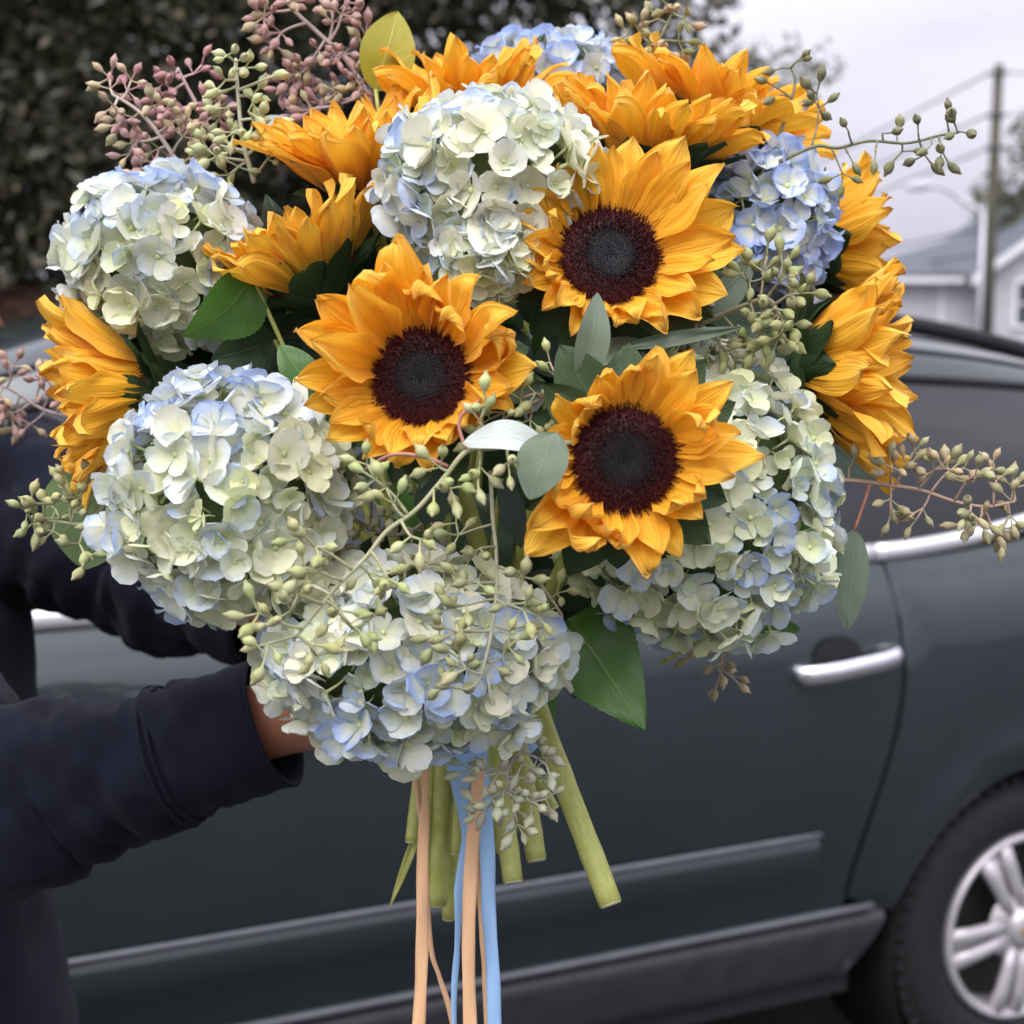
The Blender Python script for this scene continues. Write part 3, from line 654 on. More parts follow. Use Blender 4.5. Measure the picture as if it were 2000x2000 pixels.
addmb(shirt, sleeve([sh2, el2, P(290, 1080, 1.57), ce2], [.10, .10, .098, .088, .075, .064, .060], 5.0))
sw = shirt.build('sweatshirt', M_CLOTH, per); _s = sw.modifiers.new('thick', 'SOLIDIFY'); _s.thickness = .003; _s.offset = -1
# cuff seam and turned cuff edge
def ring(c, t, r, tube, name, squash=.85, lean=None):
    t = t.normalized(); a = Vector((0, 0, 1)); a = (a - t * a.dot(t)).normalized(); c_ = t.cross(a); m = MB()
    pts = [c + (a * math.cos(w) + c_ * math.sin(w) * squash) * r for w in [6.28318 * k / 40 for k in range(41)]]
    m.tube(pts, tube, 6, cap=False); m.build(name, M_CLOTH, sw if False else per)
tdir = ce - cmid
ring(cmid + tdir * .04, tdir, .0560, .0016, 'cuff_seam'); ring(cmid + tdir * -.03, tdir, .0582, .0016, 'cuff_seam'); ring(ce, tdir, .0522, .0018, 'cuff_edge')
tr = MB()
for s in (-1, 1):
    addmb(tr, sleeve([(-.66, 1.56 + s * .085, 1.0), (-.585, 1.56 + s * .105, .75), (-.575, 1.56 + s * .112, .5), (-.66, 1.56 + s * .112, .10)], [.135, .12, .10, .085, .078, .075], 9 + s, 28, 60, 1.0))
tr.build('trousers', m_plain('dark_denim', (.012, .013, .02), .9, .2, 0, .2, 60, .3), per)
for s in (-1, 1):
    m = MB(); m.tube(smooth_path([(-.70, 1.56 + s * .115, .055), (-.62, 1.56 + s * .115, .06), (-.50, 1.56 + s * .12, .05), (-.40, 1.56 + s * .125, .038)], 4), [.03, .045, .05, .053, .054, .054, .053, .05, .048, .046, .042, .036, .022], 12); m.build('shoe', M_BLACK, per)

# ------------------------------------------------------------------ bouquet: shared meshes
def petal_mesh(name, wid, bend, tipcurl, cup, ridge, twist, wav, seed, prof='ray', nu=8, nv=14, mat=None, skew=0.0):
    """unit length along +X, width +Y, normal +Z"""
    m = MB(); N_ = nv * 4; th = 0.0; c = Vector((0, 0, 0)); line = []
    for k in range(N_ + 1):
        s = k / N_; line.append((c.copy(), th)); th = bend * s + tipcurl * smoothstep(.55, 1, s) * (s - .5) * 2
        c = c + Vector((math.cos(th), 0, math.sin(th))) / N_
    def W(s):
        if prof == 'ray':
            w = lerp(.46, 1, smoothstep(0, .5, s)) if s < .5 else max(0, 1 - ((s - .5) / .5) ** 1.75) ** .85
            return w * (1 - .12 * smoothstep(.86, 1, s))
        if prof == 'round':
            w = lerp(.20, 1, smoothstep(-.08, .55, s)) if s < .55 else max(0, 1 - ((s - .55) / .45) ** 2.3) ** .5
            return w
        return math.sin(math.pi * min(1, s * .98 + .02) ** .8) ** .8
    def fn(a, b):
        p, t = line[int(round(b * N_))]; s = b; u = (a - .5) * 2; w = wid * .5 * W(s)
        ph = twist * s + skew * s * s
        nz_ = noise.noise(Vector((u * 1.6 + seed, s * 3.2, seed * .7)))
        y = u * w; z = cup * u * u * w + ridge * w * (math.cos(u * 9.0 + .5 * math.sin(seed)) - .3) * math.sin(math.pi * min(1, s * 1.05)) + wav * nz_ * (.3 + abs(u)) * s
        y *= (1 - .35 * abs(cup) * abs(u) * .5)
        T = Vector((math.cos(t), 0, math.sin(t))); Nn = Vector((-math.sin(t), 0, math.cos(t))); Y = Vector((0, 1, 0))
        Yr = Y * math.cos(ph) + Nn * math.sin(ph); Nr = Nn * math.cos(ph) - Y * math.sin(ph)
        return p + Yr * y + Nr * z, (a, s)
    m.grid(nu, nv, fn); return m.mesh(name, mat)
RAYS = {'open': [], 'curl': [], 'cup': []}
for k in range(9): RAYS['open'].append(petal_mesh('petal', rng.uniform(.44, .58), rng.uniform(.05, .45), rng.uniform(-.9, .4), rng.uniform(.15, .55), rng.uniform(.06, .11), rng.uniform(-.35, .35), rng.uniform(.07, .16), k * 3.1, nu=12, mat=M_PETAL))
for k in range(9): RAYS['curl'].append(petal_mesh('petal', rng.uniform(.46, .62), rng.uniform(.5, 1.2), rng.choice((-1.8, 1.6, 2.4, -2.6)), rng.uniform(.3, .9), rng.uniform(.06, .11), rng.uniform(-.8, .8), rng.uniform(.10, .2), 50 + k * 2.3, nu=12, mat=M_PETAL))
for k in range(9): RAYS['cup'].append(petal_mesh('petal', rng.uniform(.36, .46), rng.uniform(-.25, .35), rng.uniform(-1.4, .3), rng.uniform(.2, .6), rng.uniform(.07, .13), rng.uniform(-.5, .5), rng.uniform(.08, .18), 90 + k * 1.7, nu=12, mat=M_PETAL))
SEPALS = [petal_mesh('sepal', .64, rng.uniform(-.5, .3), rng.uniform(-.8, .9), rng.uniform(.1, .4), .03, rng.uniform(-.3, .3), .05, 140 + k, 'leaf', 6, 10, M_SEPAL) for k in range(5)]
HPET = [petal_mesh('petal', rng.uniform(.96, 1.16), rng.uniform(-.2, .7), rng.uniform(-.7, .7), rng.uniform(.02, .28), .012, rng.uniform(-.15, .15), rng.uniform(.07, .17), 200 + k * 1.9, 'round', 8, 8, M_HYD) for k in range(10)]
def disc_mesh():
    m = MB(); m.lathe([(1.0, -.10), (1.0, .02), (.9, .12), (.7, .20), (.45, .24), (.2, .225), (0, .20)], 36)
    m.v = [Vector((v.x, v.z, v.y)) for v in m.v]; m.uv = [(min(1, math.hypot(v.x, v.y)), 0) for v in m.v]; m.f = [f[::-1] for f in m.f]
    return m.mesh('disc', M_DISC)
DISC = disc_mesh()
def dz(r): return lerp(.24, .20, smoothstep(.4, 0, r)) if r < .45 else lerp(.24, .02, ((r - .45) / .55) ** 1.8)
def florets_mesh():
    m = MB(); n = 1500; r = random.Random(3)
    for i in range(n):
        q = math.sqrt((i + .5) / n) * 1.03; w = i * 2.39996; c = Vector((q * math.cos(w), q * math.sin(w), dz(min(1, q)) - .01))
        out = Vector((math.cos(w), math.sin(w), 0)); big = smoothstep(.42, .62, q)
        h = lerp(.085, .15, big) * r.uniform(.7, 1.25); d = (Vector((0, 0, 1)) + out * lerp(-.35, .75, q) + Vector((r.gauss(0, .22), r.gauss(0, .22), 0)) * (.4 + big)).normalized()
        s = lerp(.020, .017, big); a = d.orthogonal().normalized(); b = d.cross(a); k = len(m.v)
        for e in range(3):
            x = 2.0944 * e; m.v.append(c + (a * math.cos(x) + b * math.sin(x)) * s); m.uv.append((min(1, q), 0))
        for e in range(3):
            x = 2.0944 * e; m.v.append(c + d * h + (a * math.cos(x) + b * math.sin(x)) * s * .55); m.uv.append((min(1, q), 1 if r.random() < .3 else .3))
        for e in range(3): m.f.append((k + e, k + (e + 1) % 3, k + 3 + (e + 1) % 3, k + 3 + e))
        m.f.append((k + 3, k + 4, k + 5))
    return m.mesh('disc_floret', M_DISC, False)
DFLOR = florets_mesh()
def recept_mesh():
    m = MB(); m.lathe([(.15, -.62), (.3, -.55), (.75, -.38), (1.0, -.15), (1.04, 0)], 24); m.v = [Vector((v.x, v.z, v.y)) for v in m.v]; m.uv = [(.3, .3)] * len(m.v); m.f = [f[::-1] for f in m.f]
    return m.mesh('calyx', M_SEPAL)
RECEPT = recept_mesh()
STEM_SPOTS = [((1035, 1400, 1.10), (1152, 1705, 1.06), 22), ((985, 1450, 1.12), (1012, 1622, 1.10), 19), ((940, 1460, 1.10), (968, 1662, 1.08), 19), ((795, 1450, 1.13), (778, 1588, 1.12), 14),
              ((835, 1455, 1.13), (826, 1706, 1.13), 18), ((862, 1455, 1.15), (846, 1732, 1.16), 13), ((905, 1455, 1.16), (890, 1660, 1.19), 17), ((880, 1460, 1.19), (870, 1640, 1.23), 15),
              ((925, 1460, 1.18), (935, 1600, 1.22), 14), ((850, 1460, 1.20), (815, 1620, 1.25), 14), ((900, 1460, 1.21), (905, 1700, 1.28), 15), ((1000, 1455, 1.15), (1043, 1525, 1.14), 13),
              ((870, 1460, 1.13), (862, 1610, 1.12), 12), ((820, 1455, 1.17), (800, 1640, 1.20), 12), ((955, 1455, 1.17), (985, 1560, 1.20), 13), ((890, 1462, 1.24), (880, 1640, 1.31), 13), ((930, 1462, 1.23), (960, 1640, 1.30), 12), ((845, 1462, 1.24), (830, 1600, 1.31), 12)]
stem_i = [0]
def stem(head, n, parent):
    (bx, by, bd), (tx, ty, td), r = STEM_SPOTS[stem_i[0] % len(STEM_SPOTS)]; stem_i[0] += 1
    b = P(bx, by, bd); t = P(tx, ty, td); r = r * PX(bd)
    pre = b + (b - t).normalized() * .07
    p = smooth_path([head, head - n * .05, head.lerp(pre, .6), pre, b, b.lerp(t, .5), t], 5)
    k = len(p); rr = [r * (.55 + .45 * smoothstep(0, .6, i / k)) * (1 + .045 * (1 if i in (k - 4, k - 9) else 0) + .03 * noise.noise(Vector((i * .7, head.x * 30, 0)))) for i in range(k)]
    m = MB(); m.tube(p, rr, 10); so = m.build('stem', M_STEM, parent)
    ce_ = MB(); dr = (p[-1] - p[-2]).normalized(); ce_.tube([p[-1] - dr * .002, p[-1] + dr * .0012], [rr[-1] * .97, rr[-1] * .9], 10); c_ = ce_.build('cut_end', M_CUT, None); c_.parent = so
    c_.matrix_basis = MW[parent.name].inverted()
def interp(tab, a):
    a %= 360; t = sorted((x % 360, l) for x, l in tab); t = [(t[-1][0] - 360, t[-1][1])] + t + [(t[0][0] + 360, t[0][1])]
    for i in range(len(t) - 1):
        if t[i][0] <= a <= t[i + 1][0]: return lerp(t[i][1], t[i + 1][1], (a - t[i][0]) / max(1e-6, t[i + 1][0] - t[i][0]))
SG = 'sunflowers in the bouquet'
def sunflower(label, x, y, d, nrm, discpx, lens, elev=(12, 30), n=30, seed=1, curl=None, sep=16, style='open', sep_e=-30, grey=.12):
    r = random.Random(seed); c = P(x, y, d); z = CV(*nrm); F = frame(z, UP); M_ = Matrix.Translation(c) @ F.to_4x4()
    t = thing('sunflower', label, 'sunflower', M=M_, group=SG); Rd = discpx * PX(d); S = Matrix.Scale(Rd, 4)
    obj('disc', DISC, t, S).color = (1, 1, 1, grey); o = obj('disc_floret', DFLOR, t, S @ Matrix.Rotation(seed, 4, 'Z')); o['kind'] = 'stuff'; o.color = (1, 1, 1, grey); obj('calyx', RECEPT, t, S)
    for k in range(n):
        lay = k % 2; a = 360 * k / n + r.uniform(-5, 5)
        L = ((interp(lens, a) if isinstance(lens, list) else lens) - discpx * .86) * PX(d) * r.uniform(1.0, 1.18) * (1 if lay == 0 else .88)
        kind = style
        if curl and r.random() < interp(curl, a): kind = 'curl'
        e = R(r.uniform(*elev)) + (R(8) if lay else R(-4)); L *= 1.12 if kind == 'curl' else 1.0
        Mp = Matrix.Rotation(R(a), 4, 'Z') @ Matrix.Translation((Rd * .90, 0, (-.10 + .08 * lay) * Rd)) @ Matrix.Rotation(-e, 4, 'Y') @ Matrix.Rotation(r.uniform(-.35, .35), 4, 'X') @ Matrix.Diagonal((L, max(L, .040) * (r.uniform(.9, 1.15) if style == 'cup' else r.uniform(.95, 1.25)), L, 1))
        obj('petal', r.choice(RAYS[kind]), t, Mp)
    for k in range(sep):
        a = 360 * k / sep + r.uniform(-6, 6); L = r.uniform(.85, 1.15) * Rd * 1.6
        Mp = Matrix.Rotation(R(a), 4, 'Z') @ Matrix.Translation((Rd * .72, 0, -.36 * Rd - .03 * Rd * (k % 2))) @ Matrix.Rotation(-R(r.uniform(sep_e, sep_e + 45)), 4, 'Y') @ Matrix.Rotation(r.uniform(-.3, .3), 4, 'X') @ Matrix.Scale(L, 4)
        obj('sepal', r.choice(SEPALS), t, Mp)
    stem(c - z * Rd * .5, z, t); return t
lenA = [(0, 225), (25, 245), (45, 212), (70, 205), (100, 235), (125, 235), (150, 252), (170, 262), (190, 228), (210, 215), (230, 210), (250, 188), (270, 172), (300, 165), (330, 165), (345, 205)]
lenC = [(0, 245), (20, 232), (35, 226), (50, 246), (75, 216), (95, 200), (120, 178), (150, 158), (180, 150), (198, 225), (215, 244), (235, 250), (262, 180), (275, 220), (290, 205), (320, 190), (335, 190), (350, 225)]
lenB = [(0, 242), (30, 258), (50, 256), (70, 222), (110, 200), (160, 180), (180, 172), (230, 180), (250, 160), (290, 168), (315, 185), (335, 212), (350, 236)]
sunflower('open sunflower with a dark maroon centre, between the two rounded pale hydrangeas', 795, 712, .930, (-.05, .10, 1), 92, lenA, (12, 38), 36, 5, [(0, .5), (90, .2), (150, .1), (200, .4), (260, .9), (330, .85)])
sunflower('open sunflower with maroon centre overlapping the big green white hydrangea', 1178, 868, .905, (.06, .0, 1), 100, lenC, (12, 38), 36, 12, [(0, .25), (60, .3), (120, .8), (180, .9), (260, .8), (320, .45)])
sunflower('open sunflower with grey ringed maroon centre, half under the cream blue hydrangea', 1150, 485, .985, (.10, .20, 1), 94, lenB, (10, 32), 36, 21, [(0, .1), (60, .05), (180, .8), (250, .95), (300, .7), (340, .15)], grey=.85)
sunflower('side on sunflower facing up with its dark green calyx leaves showing', 596, 528, 1.06, (-.44, .86, .16), 78, 222, (42, 68), 44, 31, None, 18, 'cup', 22)
sunflower('sunflower tilted skyward under the pink seed sprays', 700, 356, 1.11, (-.14, .88, .32), 80, 252, (42, 70), 46, 43, None, 18, 'cup', 15)
sunflower('sunflower tilted skyward beside the olive leaf', 884, 222, 1.19, (-.04, .93, .26), 72, 212, (38, 66), 42, 57, None, 16, 'cup', 15)
sunflower('sunflower facing up with ragged petals, before its overlapping twin near the sky', 1226, 308, 1.11, (.10, .95, .16), 82, 236, (36, 66), 46, 61, None, 18, 'cup', 22)
sunflower('sunflower facing up against the sky beside the long bare seed sprig', 1330, 256, 1.20, (.32, .92, .14), 80, 236, (30, 62), 46, 73, None, 16, 'cup', 15)
sunflower('side on sunflower facing the pink seed spray and the navy sleeve', 276, 738, 1.09, (-.95, -.12, .24), 74, 250, (54, 76), 44, 83, None, 18, 'cup', 22)
sunflower('side on sunflower behind the blue hydrangea, turned toward the house', 1530, 474, 1.22, (.95, .14, .04), 68, 205, (52, 74), 42, 91, None, 16, 'cup', 15)
sunflower('broad side on sunflower with folded petals above the seed sprig by the car window', 1526, 702, 1.09, (.93, .02, .34), 84, 270, (52, 72), 46, 103, None, 18, 'cup', 22)

# ------------------------------------------------------------------ hydrangeas
def eye_mesh():
    m = MB(); m.tube([(0, 0, -.95), (.05, .03, -.5), (0, 0, 0)], [.045, .05, .07], 5)
    m.lathe([(0, -.06), (.10, -.03), (.13, .03), (.09, .10), (0, .12)], 8, Matrix.Rotation(R(90), 4, 'X')); return m.mesh('floret', M_EYE)
EYEM = eye_mesh()
HG = 'hydrangea heads in the bouquet'
def core_mesh():
    m = MB(); m.grid(20, 12, lambda a, b: ((math.cos(a * 6.2832) * math.sin(b * 3.1416), math.sin(a * 6.2832) * math.sin(b * 3.1416), math.cos(b * 3.1416)), (a, b)), True); return m.mesh('core', m_plain('flower_core', (.10, .13, .05), .8, .2, 0, .4, 90, .6))
CORE = core_mesh()
hyd_n = [0]
def hydrangea(label, x, y, d, rx, ry, rz, n, blue, deep, green, seed, pl=.0153, bluedir=None, cut=-.30):
    r = random.Random(seed); c = P(x, y, d); B_ = Matrix((RIGHT, UP, -FWD)).transposed(); M_ = Matrix.Translation(c) @ B_.to_4x4()
    t = thing('hydrangea', label, 'hydrangea', M=M_, group=HG); k_ = PX(d); ax = Vector((rx * k_, ry * k_, rz * k_))
    obj('core', CORE, t, Matrix.Diagonal((ax.x * .80, ax.y * .80, ax.z * .80, 1)))
    n = int(n * 1.22); back = MB(); view = Vector((0, 0, 1))
    for i in range(n):
        h = 1 - 2 * (i + .5) / n; q = math.sqrt(1 - h * h); w = i * 2.39996 + seed
        dv = Vector((q * math.cos(w), q * math.sin(w), h)) + Vector((r.gauss(0, .06), r.gauss(0, .06), r.gauss(0, .06))); dv.normalize()
        lump = 1 + .20 * noise.noise(dv * 2.4 + Vector((seed, 0, 0))) + r.uniform(-.12, .07)
        p = Vector((dv.x * ax.x, dv.y * ax.y, dv.z * ax.z)) * lump
        nn = Vector((dv.x / ax.x, dv.y / ax.y, dv.z / ax.z)).normalized(); nn = (nn + Vector((r.gauss(0, .36), r.gauss(0, .36), r.gauss(0, .36)))).normalized()
        F = frame(nn, Vector((r.gauss(0, 1), r.gauss(0, 1), r.gauss(0, 1)))).to_4x4()
        s = pl * r.choice((.72, .9, 1.0, 1.0, 1.12, 1.25)) * r.uniform(.92, 1.08); Mf = Matrix.Translation(p) @ F
        bz = noise.noise(dv * 1.7 + Vector((seed * 1.3, 2, 0))) * .9 + r.gauss(0, .28) + (bluedir.dot(dv) * .5 if bluedir else 0)
        fb = max(0, min(1, blue + bz * .6)); fg = max(0, min(1, green - .16 * dv.y + r.gauss(0, .22) - .3 * (s / pl - 1) + (.25 if s < pl * .8 else 0)))
        openess = r.uniform(.05, .75)
        if dv.dot(view) > cut:
            f = obj('floret', EYEM, t, Mf @ Matrix.Scale(s * 1.0, 4)); a0 = r.random() * 6.28
            for q4 in range(4):
                a = a0 + q4 * 1.5708 + r.uniform(-.12, .12); e = R(8) + openess * R(34) + r.uniform(-.16, .16); sc_ = r.uniform(.86, 1.14)
                Mp = Matrix.Rotation(a, 4, 'Z') @ Matrix.Translation((.06, 0, .02 * (q4 % 2))) @ Matrix.Rotation(-e, 4, 'Y') @ Matrix.Rotation(r.uniform(-.2, .2), 4, 'X') @ Matrix.Diagonal((sc_, sc_ * r.uniform(.9, 1.1), sc_, 1))
                obj('petal', r.choice(HPET), f, Mp, (max(0, min(1, fb + r.gauss(0, .16))), fg, deep * r.uniform(.6, 1.2)))
        else:
            me = r.choice(HPET)
            for q4 in range(4):
                Mp = Mf @ Matrix.Rotation(q4 * 1.5708, 4, 'Z') @ Matrix.Rotation(-R(15), 4, 'Y') @ Matrix.Scale(s * 1.1, 4); b0 = len(back.v)
                co = [v.co for v in me.vertices]
                back.v += [Mp @ v for v in co]; back.uv += [(.5, .3)] * len(co); back.f += [tuple(b0 + i_ for i_ in p_.vertices) for p_ in me.polygons]
    if back.f:
        o = back.build('back_floret', M_HYD, t, world=False); o['kind'] = 'stuff'; o.color = (blue, green, deep, 1)
    stem(c - (c - BIND).normalized() * ax.y * .6, (c - BIND).normalized(), t); return t
hydrangea('cream and pale blue hydrangea between the side on sunflowers, below the pale green seed spray', 312, 492, 1.10, 168, 150, 150, 175, .30, .4, .24, 1, bluedir=Vector((0, 1, 0)))
hydrangea('creamy hydrangea with blue edges leaning over the grey ringed sunflower', 930, 352, 1.02, 190, 158, 160, 215, .24, .4, .24, 2, bluedir=Vector((-.8, .2, 0)))
hydrangea('small cream hydrangea cluster at the left rim of the grey ringed sunflower', 925, 485, .985, 75, 60, 70, 62, .10, .3, .3, 22, bluedir=Vector((-.8, .2, 0)), pl=.0148)
hydrangea('pale blue hydrangea behind the tilted sunflowers at the crown of the bouquet', 1040, 172, 1.27, 140, 96, 100, 110, .95, .45, .1, 3)
hydrangea('deep blue hydrangea between the open sunflower and the side on sunflower', 1448, 418, 1.13, 106, 125, 100, 105, 1.0, .55, .12, 4)
hydrangea('rounded cream hydrangea with blue tips beside the navy sleeve', 432, 940, .985, 206, 216, 190, 240, .26, .45, .26, 5, bluedir=Vector((-.6, .7, 0)))
hydrangea('large green white hydrangea behind the open sunflower, facing the car door', 1316, 945, 1.03, 236, 255, 200, 330, .16, .5, .48, 6, pl=.0140, bluedir=Vector((.7, -.2, 0)))
hydrangea('wide cream hydrangea with lavender blue edges above the ribbons', 775, 1240, .985, 258, 162, 190, 250, .26, .6, .28, 7, bluedir=Vector((-.2, -.5, .2)))

# ------------------------------------------------------------------ leaves
def leaf(name, a, b, wpx, parent, mat, roll=0.0, bend=.15, fold=.2, shape='oval', serr=0.0, seed=0.0, facing=None, label=None):
    a, b = Vector(a), Vector(b); X = b - a; L = X.length; X.normalize(); Fc = facing or (EYE - (a + b) / 2).normalized()
    Z = (Fc - X * Fc.dot(X)).normalized(); Z = Quaternion(X, roll) @ Z; Y = Z.cross(X); m = MB()
    def W(s):
        if shape == 'oval': return math.sin(math.pi * min(1, s) ** .85) ** .75
        if shape == 'lance': return math.sin(math.pi * s ** .75) ** 1.0
        return (math.sin(math.pi * s ** .62)) ** .85
    def fn(i, s):
        u = (i - .5) * 2; w = wpx * .5 * W(s) * (1 + serr * math.sin(s * 110) * abs(u)) + .0004
        z = bend * L * math.sin(math.pi * s) * .5 + fold * abs(u) * w + .02 * L * noise.noise(Vector((u * 1.4, s * 4, seed))) - .25 * bend * L * s * s
        return a + X * (L * s) + Y * (u * w) + Z * z, (i, s)
    m.grid(8, 18 if not serr else 40, fn); o = m.build(name, mat, parent)
    if label: o['label'] = label
    return o
def lone(name, label, cat, a, b, wpx, mat, pet=None, **k):
    d = a[2]; A, B = P(*a), P(*b); t = thing(name, label, cat, loc=A); leaf('blade', A, B, wpx * PX(d), t, mat, **k)
    m = MB(); q = P(*pet) if pet else A.lerp(BIND, .25); m.tube(smooth_path([A + (B - A) * .02, A.lerp(q, .5), q], 4), .0016, 6); m.build('petiole', M_STEM, t); return t
lone('salal_leaf', 'olive yellow oval leaf standing up beside the pink seed spray', 'leaf', (708, 172, 1.165), (752, 20, 1.165), 104, M_OLEAF, roll=.15, fold=.1, seed=1)
lone('hydrangea_leaf', 'big veined green leaf with saw toothed edge hanging under the green white hydrangea', 'leaf', (1075, 1165, 1.06), (1214, 1372, 1.00), 172, M_HLEAF, fold=.12, bend=.18, shape='ovate', serr=.03, seed=2)
lone('hydrangea_leaf', 'small toothed green leaf tip poking out by the chrome door handle', 'leaf', (1370, 1180, 1.12), (1508, 1187, 1.10), 62, M_HLEAF, fold=.2, serr=.03, seed=3)
lone('hydrangea_leaf', 'bright green toothed leaf under the side on sunflower with calyx', 'leaf', (478, 520, 1.03), (350, 640, 1.03), 130, M_HLEAF, roll=-.5, fold=.35, bend=.3, shape='ovate', serr=.03, seed=4)
lone('hydrangea_leaf', 'green leaf tip beside the open sunflower and rounded cream hydrangea', 'leaf', (590, 745, 1.0), (528, 650, 1.0), 70, M_HLEAF, roll=.3, serr=.02, seed=5)
lone('hydrangea_leaf', 'dark curled leaf in the gap above the rounded cream hydrangea', 'leaf', (520, 640, 1.06), (400, 680, 1.04), 95, M_DLEAF, roll=-.3, fold=.3, serr=.02, seed=6)
lone('eucalyptus_leaf', 'grey green eucalyptus leaf standing upright between two open sunflowers', 'leaf', (1096, 722, .92), (1130, 552, .915), 64, M_ELEAF, roll=.3, fold=.25, bend=.2, seed=7)
lone('eucalyptus_leaf', 'dusky grey leaf behind the upright eucalyptus leaf', 'leaf', (1080, 705, .98), (1215, 640, .99), 62, M_ELEAF, roll=-.7, seed=8)
lone('eucalyptus_leaf', 'long narrow green leaf across the gap under the grey ringed sunflower', 'leaf', (1175, 655, .97), (1408, 616, .99), 26, M_ELEAF, shape='lance', fold=.35, bend=.12, seed=9)
lone('eucalyptus_leaf', 'grey leaf between the open sunflower and the blue hydrangea', 'leaf', (1310, 590, 1.05), (1425, 492, 1.06), 74, M_ELEAF, roll=.4, seed=10)
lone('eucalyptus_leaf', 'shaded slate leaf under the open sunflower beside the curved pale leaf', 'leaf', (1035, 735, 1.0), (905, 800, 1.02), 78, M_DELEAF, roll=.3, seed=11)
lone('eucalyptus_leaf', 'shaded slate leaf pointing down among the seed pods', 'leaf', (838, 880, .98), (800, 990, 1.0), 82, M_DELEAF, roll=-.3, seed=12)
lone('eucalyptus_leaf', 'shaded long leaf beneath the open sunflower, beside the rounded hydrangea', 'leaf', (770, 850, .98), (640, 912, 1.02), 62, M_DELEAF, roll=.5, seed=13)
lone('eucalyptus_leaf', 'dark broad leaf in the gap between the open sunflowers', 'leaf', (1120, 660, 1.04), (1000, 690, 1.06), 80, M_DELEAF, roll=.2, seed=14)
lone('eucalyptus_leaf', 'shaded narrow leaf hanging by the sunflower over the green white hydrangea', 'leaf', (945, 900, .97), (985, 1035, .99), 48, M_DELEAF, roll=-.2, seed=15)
lone('eucalyptus_leaf', 'pale blue grey leaf behind the pale green seed spray', 'leaf', (570, 262, 1.19), (482, 226, 1.19), 46, M_PLEAF, roll=.2, seed=16)
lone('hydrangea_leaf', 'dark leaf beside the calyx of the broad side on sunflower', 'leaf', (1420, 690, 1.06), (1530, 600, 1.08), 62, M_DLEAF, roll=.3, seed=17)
lone('hydrangea_leaf', 'dark leaf beneath the creamy hydrangea in the shaded gap', 'leaf', (760, 470, 1.1), (705, 350, 1.1), 60, M_HLEAF, roll=.4, seed=18)
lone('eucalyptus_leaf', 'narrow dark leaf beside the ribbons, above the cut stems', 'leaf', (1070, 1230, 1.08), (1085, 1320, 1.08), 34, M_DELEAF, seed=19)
lone('grass_blade', 'thin green blade hanging beside the peach ribbon', 'leaf', (800, 1540, 1.13), (735, 1712, 1.13), 15, M_STEM, shape='lance', fold=.3, bend=.15, seed=20, pet=(805, 1450, 1.14))
# leafy filler stems that close the inside of the bouquet
FN = ['under the side on calyx sunflower', 'behind the open sunflowers', 'under the creamy hydrangea', 'behind the green white hydrangea', 'between the seed pods', 'under the rounded hydrangea', 'behind the wide hydrangea', 'by the deep blue hydrangea', 'under the tilted sunflowers', 'by the broad side on sunflower']
for k in range(10):
    r = random.Random(300 + k)
    sx, sy, sd_ = [(560, 610, 1.15), (980, 700, 1.12), (800, 520, 1.17), (1250, 700, 1.15), (900, 1000, 1.10), (420, 720, 1.17), (960, 1120, 1.12), (1380, 600, 1.17), (850, 380, 1.22), (1450, 760, 1.17)][k]
    c = P(sx, sy, sd_); t = thing('leafy_stem', 'dark leafy filler stem ' + FN[k], 'foliage', loc=c, group='filler foliage inside the bouquet')
    m = MB(); m.tube(smooth_path([c - (BIND - c).normalized() * .03, c, c.lerp(BIND, .5), BIND + Vector((r.uniform(-.02, .02), .03, 0))], 4), .003, 6); m.build('stem', M_STEM, t)
    for j in range(13):
        w = j * 2.4 + k; a = c + Vector((r.uniform(-.03, .03), r.uniform(-.03, .05), r.uniform(-.04, .04))); dv = (RIGHT * math.cos(w) * 1.1 + UP * math.sin(w) + FWD * r.uniform(-.25, .35)).normalized()
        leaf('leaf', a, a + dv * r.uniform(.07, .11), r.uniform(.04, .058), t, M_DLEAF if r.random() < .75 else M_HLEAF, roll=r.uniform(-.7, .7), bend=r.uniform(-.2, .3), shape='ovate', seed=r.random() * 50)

# ------------------------------------------------------------------ seeded eucalyptus
def pod_mesh(k):
    r = random.Random(k); a = r.uniform(.9, 1.1); m = MB()
    prof = [(.028, 0), (.030, .20), (.040, .40), (.085, .46), (.140 * a, .56), (.168 * a, .68), (.160 * a, .78), (.110, .86), (.075, .90), (.060, .95), (.012, 1.02)]
    m.lathe(prof, 9); b = r.uniform(-.12, .12)
    m.v = [Vector((v.x + b * math.sin(v.y * 3.1), v.z, v.y)) for v in m.v]; m.f = [f[::-1] for f in m.f]; m.uv = []; return m.mesh('seed_pod', M_POD)
PODS = [pod_mesh(k) for k in range(4)]
EG = 'seeded eucalyptus sprigs'
GREEN, PALE, OLIVE, PINK, BUFF, DARKP = (.30, .33, .125), (.42, .45, .22), (.20, .22, .075), (.33, .185, .175), (.37, .29, .165), (.15, .155, .085)
